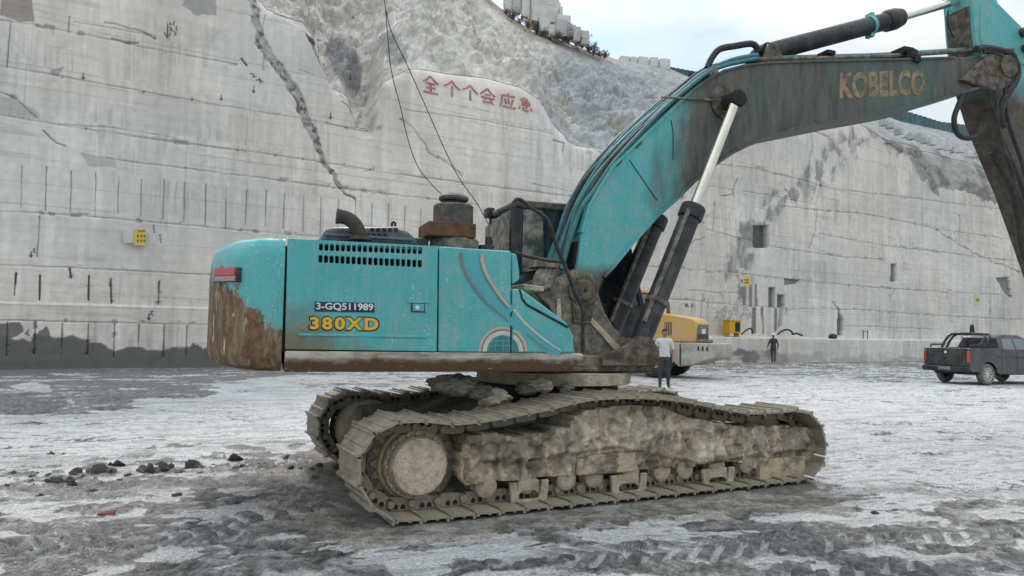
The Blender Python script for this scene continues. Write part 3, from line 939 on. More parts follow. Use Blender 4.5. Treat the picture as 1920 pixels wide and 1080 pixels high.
    H = H + near * (0.07 * (n1 - 0.5) + 0.035 * (rut - 0.5) + 0.022 * (rut2 - .5) + (1 - W) * (0.024 * sstep(0.46, 0.72, lump) + 0.028 * (n3 - 0.5) + 0.026 * (n4 - .5) + .012 * (n5 - .5)) + 0.006 * (n3 - .5))
    cl = band * sstep(0.55, 0.60, fbm(X * 5.0, Y * 5.0, 5, 251)) * (.6 + .8 * n4)
    H = H + cl * 0.022 * near
    C = mixc(C, np.array([0.115, 0.118, 0.118]) * (.4 + 1.2 * n5)[..., None], np.clip(cl, 0, 1) * 0.92)
    r = in_poly(px, py, [(395, 690), (620, 690), (590, 880), (640, 880), (1600, 950), (1560, 760), (1200, 690)])
    fl = [(640, 1005), (590, 870), (560, 700), (1400, 700), (1600, 800), (1580, 930), (1200, 965)]
    sd_ = np.where(in_poly(px, py, fl), 1, -1) * seg_dist(px, py, fl + fl[:1])
    fm = sstep(-35, 30, sd_)
    H = H * (1 - .8 * fm) - .01 * fm
    H = np.where(py < 690, H * 0.5, H)
    P0[..., 2] = np.where(Rr < 150, H * front, 0)
    C = np.where((front < 0.5)[..., None], np.array([0.3, 0.3, 0.295]), C)
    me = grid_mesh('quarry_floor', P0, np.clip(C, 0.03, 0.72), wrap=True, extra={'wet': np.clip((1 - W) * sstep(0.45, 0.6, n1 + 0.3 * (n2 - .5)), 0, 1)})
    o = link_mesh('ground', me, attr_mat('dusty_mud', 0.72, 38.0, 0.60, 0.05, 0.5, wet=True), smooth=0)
    me.polygons.foreach_set('use_smooth', np.ones(len(me.polygons), bool))
    tag(o, kind='structure')
    return o
GROUND = build_ground()

# ------------------------------------------------------------------ the excavator
AU = math.radians(19.15)                       # heading of the upper structure
TA, TB = at_ground(760, 988), at_ground(1515, 906)
AT = math.atan2(TB[1] - TA[1], TB[0] - TA[0])  # heading of the tracks
CEN = (TA + TB) / 2 + 1.6 * np.array([-math.sin(AT), math.cos(AT), 0])
UF, UL = np.array([math.cos(AU), math.sin(AU), 0]), np.array([-math.sin(AU), math.cos(AU), 0])
TF, TL = np.array([math.cos(AT), math.sin(AT), 0]), np.array([-math.sin(AT), math.cos(AT), 0])

def U2(px, py, l):
    P = on_plane(px, py, CEN + UL * l, UL) - CEN
    return (float(P @ UF), float(P[2]))

def U3(px, py, l):
    f, z = U2(px, py, l)
    return (f, l, z)

def T2(px, py, l):
    P = on_plane(px, py, CEN + TL * l, TL) - CEN
    return (float(P @ TF), float(P[2]))

def upoly(pts, l):
    return [U2(x, y, l) for x, y in pts]

EX = empty('excavator', CEN.tolist(), AU)
tag(EX, 'large teal crawler excavator with rusty counterweight and mud caked tracks', 'excavator')
SIDE = -1.49

def text_on_side(name, s, quad, l, mat, parent, offset=0.0, extr=0.002, shear=0.0, space=1.0):
    """letters on a plane of constant lateral, facing the camera side; quad = px corners (x0, y0, x1, y1)"""
    cu = bpy.data.curves.new(name, 'FONT')
    cu.body = s
    cu.size = 1.0
    cu.offset = offset
    cu.extrude = 0.0
    cu.shear = shear
    cu.space_character = space
    cu.resolution_u = 4
    t = bpy.data.objects.new(name, cu)
    COL.objects.link(t)
    bpy.context.view_layer.update()
    me = bpy.data.meshes.new_from_object(t.evaluated_get(bpy.context.evaluated_depsgraph_get()))
    bpy.data.objects.remove(t)
    co = np.zeros(len(me.vertices) * 3)
    me.vertices.foreach_get('co', co)
    co = co.reshape(-1, 3)
    lo, hi = co.min(0), co.max(0)
    u, v = (co[:, 0] - lo[0]) / (hi[0] - lo[0]), (co[:, 1] - lo[1]) / (hi[1] - lo[1])
    x0, y0, x1, y1 = quad[:4]
    dyr = quad[4] if len(quad) > 4 else 0.0
    a, b, c, d = [np.array(U2(*q, l)) for q in ((x0, y1), (x1, y1 + dyr), (x0, y0), (x1, y0 + dyr))]
    q = (a[None] * ((1 - u) * (1 - v))[:, None] + b[None] * (u * (1 - v))[:, None] + c[None] * ((1 - u) * v)[:, None] + d[None] * (u * v)[:, None])
    me.vertices.foreach_set('co', np.stack([q[:, 0], np.full(len(q), l), q[:, 1]], -1).reshape(-1))
    me.update()
    o = link_mesh(name, me, mat, parent, smooth=0)
    return o

def side_box(pts, l0=SIDE, l1=SIDE + 0.06):
    return MB().prism(upoly(pts, SIDE), l0, l1)

def boolean_cut(o, cutter):
    md = o.modifiers.new('cut', 'BOOLEAN')
    md.operation, md.object, md.solver = 'DIFFERENCE', cutter, 'EXACT'
    bpy.context.view_layer.update()
    me = bpy.data.meshes.new_from_object(o.evaluated_get(bpy.context.evaluated_depsgraph_get()))
    o.modifiers.clear()
    old = o.data
    o.data = me
    bpy.data.objects.remove(cutter)

# --- rotating deck, body block and side panels
ftail, zpt = U2(538, 447, SIDE)
fdoor = U2(822, 460, SIDE)[0]
fpump = U2(960, 470, SIDE)[0]
fend = U2(1077, 660, SIDE)[0]
ztop = U2(680, 455, SIDE)[1]
zbot = U2(680, 657, SIDE)[1]
zsk = U2(800, 698, SIDE)[1]
MB().box((ftail + .05, SIDE + .12, zbot - .02), (fpump - .02, 1.40, ztop - .05)).build('machine_body', M['dark'], EX)
MB().box((ftail - .14, SIDE + .05, zbot - .02), (ftail + .12, 1.40, ztop - .06)).build('gap_filler', M['dark'], EX)  # dark filler box added so the gap by the counterweight looks shaded
hood = MB().box((ftail + .02, SIDE + .03, ztop - .035), (fpump - .01, 1.44, ztop + .006)).build('engine_hood', M['teal'], EX, bevel=.012)

door = side_box([(539.5, 447), (821, 461.5), (819, 659), (534, 655)]).build('engine_door', M['teal_door'], EX, bevel=.010)
cut = MB()
def slot_row(y0, y1, n, xa, xb, dyr):
    for k in range(n):
        x = xa + (xb - xa) * k / (n - 1)
        t = k / (n - 1)
        w = 3.7
        yy0, yy1 = y0 + dyr * t, y1 + dyr * t
        c = 1.8
        cut.prism(upoly([(x - w + c, yy0), (x + w - c, yy0), (x + w, yy0 + c), (x + w, yy1 - c), (x + w - c, yy1), (x - w + c, yy1), (x - w, yy1 - c), (x - w, yy0 + c)], SIDE), SIDE - .05, SIDE + .10)
slot_row(457.0, 470, 19, 602, 788, 6.5)
slot_row(478.5, 492.5, 19, 601, 787.5, 9)
door.modifiers.clear()
boolean_cut(door, cut.build('cutter', M['dark'], EX, smooth=0))
door.data.set_sharp_from_angle(angle=0.5)
bv = door.modifiers.new('bevel', 'BEVEL')
bv.width, bv.segments, bv.limit_method, bv.angle_limit = .004, 2, 'ANGLE', 0.7
lat = MB().prism(upoly([(770, 567), (797, 568), (797, 586), (770, 585)], SIDE), SIDE - .004, SIDE + .01).build('latch_plate', M['dusty_black'], door)
MB().prism(upoly([(774, 569.5), (795, 570), (795, 584), (774, 583)], SIDE), SIDE - .012, SIDE).lathe([(.018, 0), (.018, .012)], U3(783, 577, SIDE - .020), 'Y', 12, 1).build('door_latch', [M['teal'], M['white']], door, bevel=.003)
MB().prism(upoly([(764, 563), (803, 564), (806, 569), (762, 568)], SIDE), SIDE - .008, SIDE + .01).prism(upoly([(556, 624.5), (800, 629), (804, 627), (804, 633), (796, 634), (560, 629.5)], SIDE), SIDE - .007, SIDE + .01).build('door_crease', M['teal'], door, bevel=.004)
pl = MB().prism(upoly([(590, 565.5), (702, 568), (702, 586), (590, 584)], SIDE), SIDE - .004, SIDE + .002).build('number_plate', M['navy'], door)
text_on_side('plate_number', '3-GQ511989', (593, 567.2, 700, 582.4, 2.0), SIDE - .0065, M['white'], door, offset=0.022)
text_on_side('model_letters_outline', '380XD', (578.5, 591.5, 712, 620, 2.2), SIDE - .003, M['dark'], door, offset=0.075, space=1.22)
text_on_side('model_letters', '380XD', (581, 593.8, 709.5, 617.6, 2.2), SIDE - .006, M['yellow_letter'], door, offset=0.040, space=1.25)
text_on_side('model_prefix', 'SK', (560, 608, 577, 617.5, .3), SIDE - .004, M['orange_letter'], door, offset=0.03)

pump = side_box([(824, 462), (958.5, 471.5), (957, 661.5), (822, 659.2)]).build('pump_door', M['teal'], EX, bevel=.010)
step = MB().prism(upoly([(961, 541), (979, 543), (1062, 604), (1074, 626), (1078, 662.5), (960, 661.8)], SIDE), SIDE, SIDE + 0.55).build('front_toolbox', M['teal'], EX, bevel=.02, seg=3)
MB().prism(upoly([(972.5, 543), (976, 543), (980, 558), (988, 569), (1066, 612), (1064, 616), (986, 573.5), (977.5, 562)], SIDE), SIDE - .003, SIDE + .01).build('toolbox_seam', M['dark'], step)
MB().prism(upoly([(961, 474), (970, 476), (975.5, 508), (975.5, 524), (964, 532), (961, 532)], SIDE), SIDE + .02, SIDE + .10).build('corner_flap', M['teal'], EX, bevel=.012)

# painted swooshes and half globe on the two front panels
def band(pts, w0, w1, l, clip):
    mb = MB()
    n = len(pts)
    A, B = [], []
    for i, (x, y) in enumerate(pts):
        x0, y0 = pts[max(i - 1, 0)]
        x1, y1 = pts[min(i + 1, n - 1)]
        d = math.hypot(x1 - x0, y1 - y0)
        nx, ny = (y1 - y0) / d, -(x1 - x0) / d
        t = i / (n - 1)
        a = w0 if not callable(w0) else w0(t)
        b = w1 if not callable(w1) else w1(t)
        A.append((x + nx * a, y + ny * a))
        B.append((x - nx * b, y - ny * b))
    vs = [U3(x, y, l) for x, y in A + B]
    mb.add(vs, [(i, i + 1, n + i + 1, n + i) for i in range(n - 1)])
    return mb

def smooth_path(p, n=24):
    p = np.array(p, float)
    d = np.concatenate([[0], np.cumsum(np.hypot(*np.diff(p, axis=0).T))])
    out = []
    for s in np.linspace(0, d[-1], n):
        i = min(max(np.searchsorted(d, s) - 1, 0), len(p) - 2)
        t = (s - d[i]) / (d[i + 1] - d[i])
        p0, p1, p2, p3 = p[max(i - 1, 0)], p[i], p[i + 1], p[min(i + 2, len(p) - 1)]
        out.append(tuple(0.5 * ((2 * p1) + (-p0 + p2) * t + (2 * p0 - 5 * p1 + 4 * p2 - p3) * t * t + (-p0 + 3 * p1 - 3 * p2 + p3) * t ** 3)))
    return out
sw1 = smooth_path([(864, 474), (868, 500), (886, 535), (912, 567), (952, 601)])
sw2 = smooth_path([(904, 477), (903, 488), (912, 515), (935, 552), (955, 576)])
fill = smooth_path([(884, 476), (887, 498), (900, 527), (925, 562), (954, 590)])
band(fill, 17, 17, SIDE - .002, None).build('blue_swoosh', M['blue_decal'], pump, smooth=0)
band(sw1, lambda t: 3.6 - 2 * t, lambda t: 3.4 - 2 * t, SIDE - .005, None).build('grey_swoosh', M['dark_decal'], pump, smooth=0)
band(sw2, lambda t: 4.0 - 1.5 * t, lambda t: 2.5 - 1 * t, SIDE - .005, None).build('gold_swoosh', M['gold_decal'], pump, smooth=0)
band(smooth_path([(901, 479), (900, 489), (909, 517), (932, 554), (953, 579)]), 1.0, .8, SIDE - .008, None).build('swoosh_edge', M['dark_decal'], pump, smooth=0)
band(smooth_path([(963, 590), (985, 611), (1015, 634), (1040, 650), (1053, 658)]), 8, 18, SIDE - .002, None).build('blue_swoosh', M['blue_decal'], step, smooth=0)
band(smooth_path([(963, 580), (985, 606), (1015, 632), (1040, 650), (1052, 657)]), lambda t: 2.8 - 1.5 * t, lambda t: 2.2 - t, SIDE - .005, None).build('pale_swoosh', M['pale_decal'], step, smooth=0)
band(smooth_path([(988, 627), (1008, 643), (1028, 657)]), 1.2, 1, SIDE - .005, None).build('grey_swoosh', M['dark_decal'], step, smooth=0)
def half_disc(r0, r1, cx, cy, x0, x1, l, n=48):
    mb = MB()
    prev = None
    for k in range(n + 1):
        th = math.pi * k / n
        c, s = math.cos(th), math.sin(th)
        if x0 <= cx + r1 * c <= x1 or x0 <= cx + r0 * c <= x1:
            p = [(min(max(cx + r * c, x0), x1), cy - r * s * 1.02) for r in (r0, r1)]
            if prev:
                mb.add([U3(*q, l) for q in (prev[0], prev[1], p[1], p[0])], [(0, 1, 2, 3)])
            prev = p
    return mb
for par, x0, x1 in ((pump, 880, 956.5), (step, 961.5, 1010)):
    half_disc(0, 30, 943, 659, x0, x1, SIDE - .0045).build('globe', M['globe_decal'], par, smooth=0)
    half_disc(30, 38, 943, 659, x0, x1, SIDE - .0055).build('globe_ring', M['pale_decal'], par, smooth=0)
    half_disc(38, 41, 943, 659, x0, x1, SIDE - .0045).build('globe_ring_edge', M['dark_decal'], par, smooth=0)
    half_disc(41, 46, 943, 659, x0, x1, SIDE - .0055).build('globe_outer_ring', M['gold_decal'], par, smooth=0)
gl = MB()
for pts in ([(943, 631), (943, 658)], [(934, 632), (929, 645), (928, 658)], [(924, 637), (917, 648), (915, 658)], [(952, 632), (955, 645), (956, 658)], [(921, 640), (943, 639), (956, 639.5)], [(915, 649), (943, 648), (956, 648.5)]):
    gl.tube([U3(x, y, SIDE - .006) for x, y in smooth_path(pts, 6)], .0035, 4)
gl.build('globe_lines', M['decal_line'], pump, smooth=0)

# skirt beam below the panels, with its chamfered lower half
zk0, zk1, zk2 = U2(800, 659, SIDE)[1], U2(800, 677, SIDE)[1], zsk
fs0, fs1 = U2(533, 690, SIDE)[0], U2(1094, 670, SIDE)[0]
prof = [(SIDE - .045, zk0 - .006), (SIDE - .055, zk1 + .02), (SIDE + .03, zk2), (SIDE + .40, zk2), (SIDE + .40, zk0 - .006)]
sk = MB()
vs = [(fs0, a, b) for a, b in prof] + [(fs1 - (0.12 if k in (2, 3) else 0), a + (.05 if k < 3 else 0), b) for k, (a, b) in enumerate(prof)]
n = len(prof)
sk.add(vs, [list(range(n)), list(range(2 * n - 1, n - 1, -1))] + [(i, n + i, n + (i + 1) % n, (i + 1) % n) for i in range(n)])
skirt = sk.build('deck_skirt', M['skirt'], EX, bevel=.012)
MB().box((fs0 - .0, SIDE + .36, zk2 + .03), (U2(1102, 690, -1.13)[0], 1.42, zk0 - .03)).build('deck_frame', M['grime'], EX, bevel=.02)

# counterweight: plan outline lofted through a rounded vertical profile
fcw = min(U2(539.5, 447, SIDE)[0], U2(534, 655, SIDE)[0]) - .016
def cw_plan():
    pts = [(fcw, SIDE - .005)]
    R, rc = 3.70, 0.52
    fs = -math.sqrt(R * R - 1.49 ** 2)
    a = [(fcw + (fs + .31 - fcw) * t, SIDE - .005) for t in np.linspace(0.0, 1, 5)][1:]
    pts += a
    th0 = math.asin(1.02 / R)
    p2 = (-R * math.cos(th0), -R * math.sin(th0))
    p1 = (-R * math.cos(math.asin(1.40 / R)) - .02, SIDE + .02)
    p0 = pts[-1]
    for t in np.linspace(0, 1, 10)[1:]:
        pts.append(((1 - t) ** 2 * p0[0] + 2 * t * (1 - t) * p1[0] + t * t * p2[0], (1 - t) ** 2 * p0[1] + 2 * t * (1 - t) * p1[1] + t * t * p2[1]))
    for th in np.linspace(th0, 0, 12)[1:]:
        pts.append((-R * math.cos(th), -R * math.sin(th)))
    half = pts
    return half + [(f, -l) for f, l in reversed(half[:-1])]
plan = cw_plan()
zt, zb = U2(480, 444, SIDE)[1], U2(470, 697, SIDE)[1]
ph = [(0.16, zb), (0.03, zb + .045), (0.0, zb + .14), (0.0, zb + .40), (0.0, zb + .70), (0.0, zt - .30), (0.006, zt - .17), (0.022, zt - .09), (0.055, zt - .03), (0.11, zt)]
rows = []
nP = len(plan)
for ins, z in ph:
    row = []
    for i, (f, l) in enumerate(plan):
        f0, l0 = plan[max(i - 1, 0)]
        f1, l1 = plan[min(i + 1, nP - 1)]
        d = math.hypot(f1 - f0, l1 - l0) or 1
        nx, ny = -(l1 - l0) / d, (f1 - f0) / d
        edge = 1.0 if 0 < i < nP - 1 else 0.0
        k = ins
        if i in (0, nP - 1):
            nx, ny, k = 0.0, math.copysign(1, -l), ins * 0.6
        elif abs(f - ftail) < .5 and abs(l) > 1.4:
            k = ins * 0.6
        if ins < 0:
            k = ins * (1.0 if abs(l) < 1.3 else 0.25)
        row.append((f - nx * -k if False else f + nx * k * (1 if nx * (f + 1.5) < 0 else -1), l + ny * k * (1 if ny * l < 0 else -1), z))
    rows.append(row)
cw = MB()
cw.add([p for r in rows for p in r], [(i * nP + j, i * nP + j + 1, (i + 1) * nP + j + 1, (i + 1) * nP + j) for i in range(len(ph) - 1) for j in range(nP - 1)]
       + [(i * nP, (i + 1) * nP, (i + 2) * nP - 1, (i + 1) * nP - 1) for i in range(len(ph) - 1)] + [list(range(nP)), list(range((len(ph) - 1) * nP, len(ph) * nP))[::-1]])
cwo = cw.build('counterweight', M['teal_cw'], EX, smooth=0.9)
from mathutils.bvhtree import BVHTree
bvh = BVHTree.FromPolygons([v.co for v in cwo.data.vertices], [list(p.vertices) for p in cwo.data.polygons])
def cw_pt(px, py):
    """where a photo ray meets the counterweight, in the machine's own axes"""
    d = ray(px, py)
    o = ORG - CEN
    return bvh.ray_cast(Vector((o @ UF, o @ UL, o[2])), Vector((d @ UF, d @ UL, d[2])))[0]
q = [cw_pt(*c) for c in ((411, 504), (450, 503), (449, 528), (410, 529))]
if None not in q:
    nrm = (q[1] - q[0]).cross(q[3] - q[0]).normalized()
    if nrm.y > 0: nrm = -nrm
    def lens(name, a, b, c, d, th, mat, par):
        vs = [v + nrm * th for v in (a, b, c, d)] + [v - nrm * .06 for v in (a, b, c, d)]
        return MB().add(vs, [(0, 1, 2, 3), (7, 6, 5, 4), (0, 4, 5, 1), (1, 5, 6, 2), (2, 6, 7, 3), (3, 7, 4, 0)]).build(name, mat, par, bevel=.006)
    fr = lens('lamp_frame', *[v + (v - sum(q, Vector()) / 4) * .10 for v in q], .035, M['dusty_black'], cwo)
    m0, m1 = q[0].lerp(q[3], .58), q[1].lerp(q[2], .58)
    lens('red_reflector', q[0], q[1], m1, m0, .045, M['red'], cwo)
    lens('faded_reflector', m0, m1, q[2], q[3], .044, M['pinkgrey'], cwo)

# engine hood hump with its grille, exhaust pipe and air pre-cleaner
def hump(l):
    return upoly([(606, 452), (608, 434), (614, 427), (630, 423), (740, 423), (768, 430), (786, 446), (790, 458)], l)
hl0, hl1 = -1.05, 0.15
hm = MB()
pa = hump(hl0)
zin = ztop
pb = [(f + (.06 if i < 4 else -.06), z) for i, (f, z) in enumerate(pa)]
hm.prism(pa, hl0 + .10, hl1)
fmin, fmax = min(p[0] for p in pa), max(p[0] for p in pa)
hmp = hm.build('engine_cover', M['grey_lid'], EX, bevel=.05, seg=3)
MB().box((fmin - .03, hl0 + .04, ztop + .0), (fmax + .03, hl1 + .05, ztop + .05)).box((fmin + .02, hl0 + .075, ztop + .10), (fmax - .06, hl0 + .12, ztop + .13)).build('cover_rim', M['grey_lid'], hmp, bevel=.012)
gr = MB()
for r_, (y, xs_) in enumerate(((427.5, (698, 709, 720, 731, 742)), (438, (680, 690, 700, 711, 722)))):
    for x in xs_:
        gr.prism(upoly([(x - 3.5, y), (x + 3.5, y), (x + 3.5, y + 7), (x - 3.5, y + 7)], hl0 + .10), hl0 + .094, hl0 + .12)
gr.build('cover_grille', M['dark'], hmp, smooth=0)
MB().tube([U3(*p, hl0 + .2) for p in ((735, 424), (735, 418), (738, 416), (741, 419), (741, 424))], .012, 6).build('lifting_eye', M['dark'], hmp)
le = hl0 + .0
ep = smooth_path([(676, 448), (671, 430), (661, 416), (648, 408), (631, 405)], 14)
MB().tube([U3(x, y, le) for x, y in ep], [.066] * 12 + [.07, .074], 16, caps=True).lathe([(.105, 0), (.095, .03)], U3(676, 450, le), 'Z', 18).build('exhaust_pipe', simple('dark_brown_exhaust', (0.075, 0.055, 0.042), (0.035, 0.030, 0.027), 0.8, scale=12), EX)
lp = -0.62
c0 = U3(849, 440, lp)
def zz(y, l=lp, x=849): return U2(x, y, l)[1]
pc = MB().lathe([(.20, zz(425)), (.205, zz(422)), (.205, zz(388)), (.19, zz(384.5))], (c0[0], lp, 0), 'Z', 32).build('air_precleaner', M['rust_grey'], EX)
MB().lathe([(.10, zz(386)), (.085, zz(380)), (.08, zz(377))], (c0[0], lp, 0), 'Z', 24).lathe([(.145, zz(377)), (.155, zz(374)), (.15, zz(370)), (.10, zz(364)), (.05, zz(362))], (c0[0], lp, 0), 'Z', 28).build('precleaner_cap', M['rust_grey'], pc)
MB().box((U2(804, 430, lp - .24)[0], lp - .24, zz(449)), (U2(893, 430, lp - .24)[0], lp + .26, zz(423))).build('precleaner_bracket', M['rust'], pc, bevel=.01)
MB().lathe([(.25, ztop), (.25, zz(452)), (.21, zz(444)), (.19, zz(438))], (c0[0] + .02, lp, 0), 'Z', 28).build('precleaner_base', M['grime'], pc)
xb = c0[0]
MB().box((xb - .45, lp - .1, ztop), (xb - .27, lp + .5, ztop + .17)).build('hood_box', M['dusty_black'], EX, bevel=.015)
misc = MB().box((xb + .27, lp - .1, ztop), (xb + .42, lp + .3, ztop + .14)).tube([(xb + .3, lp - .2, ztop), (xb + .32, lp - .2, ztop + .2), (xb + .40, lp, ztop + .2), (xb + .42, lp + .1, ztop)], .03, 8)
misc.build('hood_handle', M['dusty_black'], EX, bevel=.015)

# cab on the far side
CL0, CL1 = 0.46, 1.46
cr = U2(957, 377, CL0)
fr0 = cr[0]
fr1 = fr0 + 1.80
zc = U2(1010, 379, CL0)[1]
zfl = zbot
MB().prism([(fr0, zfl), (fr1 + .02, zfl), (fr1 + .06, zfl + .55), (fr0, zfl + .62)], CL0, CL1).build('cab_lower_shell', M['dusty_black'], EX, bevel=.03)
pw = .075
for l in (CL0, CL1 - pw):
    MB().prism([(fr0, zfl + .6), (fr0 + .13, zfl + .6), (fr0 + .15, zc - .08), (fr0 + .04, zc - .08)], l, l + pw).build('cab_pillar', M['dusty_black'], EX, bevel=.015)
    MB().prism([(fr1 - .02, zfl + .5), (fr1 + .06, zfl + .5), (fr1 - .26, zc - .08), (fr1 - .34, zc - .08)], l, l + pw).build('cab_pillar', M['dusty_black'], EX, bevel=.015)
    MB().prism([(fr0 + .85, zfl + .6), (fr0 + .92, zfl + .6), (fr0 + .92, zc - .08), (fr0 + .85, zc - .08)], l + .005, l + pw).build('cab_pillar', M['dusty_black'], EX, bevel=.015)
MB().prism([(fr0 + .02, zc - .09), (fr0 + .0, zc - .03), (fr0 + .10, zc + .01), (fr1 - .36, zc + .01), (fr1 - .24, zc - .04), (fr1 - .25, zc - .09)], CL0 - .02, CL1 + .02).build('cab_roof', M['grease'], EX, bevel=.025)
MB().prism([(fr0 + .13, zfl + .6), (fr1 - .03, zfl + .52), (fr1 - .34, zc - .085), (fr0 + .15, zc - .085)], CL0 + .02, CL0 + .035).build('cab_side_window', M['glass'], EX, smooth=0)
MB().prism([(fr0 + .13, zfl + .6), (fr1 - .03, zfl + .52), (fr1 - .34, zc - .085), (fr0 + .15, zc - .085)], CL1 - .035, CL1 - .02).build('cab_side_window', M['glass'], EX, smooth=0)
MB().box((fr0 + .05, CL0 + pw, zfl + .7), (fr0 + .065, CL1 - pw, zc - .09)).build('cab_rear_window', M['glass'], EX, smooth=0)
wsv = [(fr1 + .02, CL0 + pw, zfl + .52), (fr1 + .02, CL1 - pw, zfl + .52), (fr1 - .30, CL1 - pw, zc - .09), (fr1 - .30, CL0 + pw, zc - .09)]
MB().add(wsv + [(a - .015, b, c) for a, b, c in wsv], [(0, 1, 2, 3), (7, 6, 5, 4), (0, 4, 5, 1), (1, 5, 6, 2), (2, 6, 7, 3), (3, 7, 4, 0)]).build('windscreen', M['glass'], EX, smooth=0)
tarp = simple('streaked_tarp', (0.06, 0.075, 0.072), (0.30, 0.28, 0.22), 0.6, scale=4, lo=0.45, hi=0.62)
MB().prism([(fr0 + .16, zfl + .9), (fr0 + .45, zfl + .95), (fr0 + .42, zc - .1), (fr0 + .17, zc - .1)], CL0 - .004, CL0 + .012).build('window_sheet', tarp, EX, smooth=0)
MB().box((fr0 - .03, CL0 + .03, zfl + .75), (fr0 + .015, CL0 + .60, zc - .16)).box((fr0 - .02, CL0 + .62, zfl + .75), (fr0 + .01, CL1 - .04, zc - .2)).build('cab_rear_panel', M['grime'], EX, bevel=.012)
MB().box((fr0 - .05, CL1 - .22, zc - .1), (fr0 + .06, CL1 - .05, zc + .03)).build('cab_beacon', M['dusty_black'], EX, bevel=.02)

# bent handrail
lh = -1.05
MB().tube([U3(x, y, lh) for x, y in smooth_path([(962, 472), (961, 400), (963, 380), (969, 373), (977, 375), (1000, 392), (1023, 408), (1032, 425), (1045, 465), (1057, 492), (1075, 540), (1092, 580), (1093, 620), (1093, 684)], 60)], .020, 10) \
    .tube([U3(x, y, lh) for x, y in ((960, 471), (985, 480), (1030, 489), (1058, 491))], .018, 8).build('handrail', M['rubber'], EX)

# boom foot bracket, foot pin, swing ring and front plates
BL0, BL1 = -0.36, 0.36
br = upoly([(1000, 545), (1006, 535), (1045, 520), (1064, 512), (1080, 505), (1112, 515), (1124, 556), (1134, 585), (1150, 612), (1168, 632), (1190, 636), (1212, 650), (1222, 676), (1222, 701), (1080, 700), (1062, 640), (1030, 575)], -.50)
bk = MB().prism(br, -.50, -.44).prism(br, .44, .50)
bk.box((br[0][0] + .1, -.44, zfl), (br[0][0] + .16, .44, br[0][1] + .05))
bko = bk.build('boom_bracket', M['grime'], EX, bevel=.012)
fp = U2(1093, 545, -.5)
MB().lathe([(.175, -.53), (.18, -.50)], (fp[0], 0, fp[1]), 'Y', 30).prism([(fp[0] - .12, fp[1] - .36), (fp[0] + .10, fp[1] - .36), (fp[0] + .14, fp[1] - .02), (fp[0] - .15, fp[1] - .02)], -.525, -.49).lathe([(.115, -.56), (.125, -.53)], (fp[0], 0, fp[1]), 'Y', 26).build('foot_pin_boss', M['grease'], EX, bevel=.008)
MB().lathe([(.021, -.565), (.021, -.56)], (fp[0], 0, fp[1]), 'Y', 12).build('foot_pin_hole', M['dark'], EX)
MB().prism(upoly([(1092, 590), (1104, 590), (1172, 662), (1164, 672)], -.5), -.525, -.49).build('bracket_rib', M['tan_mud'], EX, bevel=.008)
MB().prism(upoly([(1044, 560), (1050, 560), (1052, 600), (1075, 630), (1072, 636), (1048, 606), (1046, 640), (1042, 640)], -.5), -.512, -.49).build('bracket_scrape', M['pale_mud'], EX)
vb = MB()
for k in range(4):
    vb.tube([U3(1000 + 9 * k, 545 - k, -.55), U3(1008 + 9 * k, 520, -.5), U3(1018 + 9 * k, 495, -.4)], [.04, .045, .03], 10)
vb.prism(upoly([(1010, 485), (1052, 490), (1048, 503), (1006, 500)], -.5), -.5, -.2).build('control_valves', M['grime'], EX, bevel=.01)
MB().prism(upoly([(962, 535), (1000, 540), (1000, 549), (964, 546)], -.9), -1.2, -.5).build('valve_tray', M['tan_mud'], EX, bevel=.01)
MB().prism(upoly([(1086, 512), (1095, 470), (1092, 452), (1080, 452), (1074, 500)], -.3), -.3, .1).build('boom_stop', M['dark'], EX, bevel=.01)
zr1 = zk2 - .09
MB().lathe([(.86, zr1 - .10), (.88, zr1 - .09), (.88, zr1 + .03)], (0, 0, 0), 'Z', 56).build('swing_ring', M['tan_mud'], EX)
MB().lathe([(.74, .70), (.74, zr1 - .10)], (0, 0, 0), 'Z', 48).build('ring_seat', M['dark'], EX)  # near-black colour stands for the shade in the gap under the deck

# boom
bo = [(1084, 491), (1091, 436), (1104, 386), (1126, 348), (1151, 310), (1200, 263), (1246, 219), (1275, 191), (1303, 166), (1330, 147), (1356, 133), (1395, 123), (1436, 118),
      (1560, 114), (1700, 111), (1790, 108), (1846, 106), (1866, 116), (1872, 135), (1862, 152), (1840, 162), (1802, 173), (1739, 193), (1686, 203), (1616, 215), (1546, 229),
      (1480, 242), (1436, 257), (1401, 272), (1370, 287), (1345, 304), (1299, 341), (1267, 373), (1230, 405), (1185, 455), (1148, 500), (1130, 520), (1115, 570), (1098, 578), (1080, 570), (1072, 545), (1076, 518)]
bp = upoly(bo, BL0)
boom = MB().prism(bp, BL0, BL1).build('boom', M['teal_boom'], EX, bevel=.012)
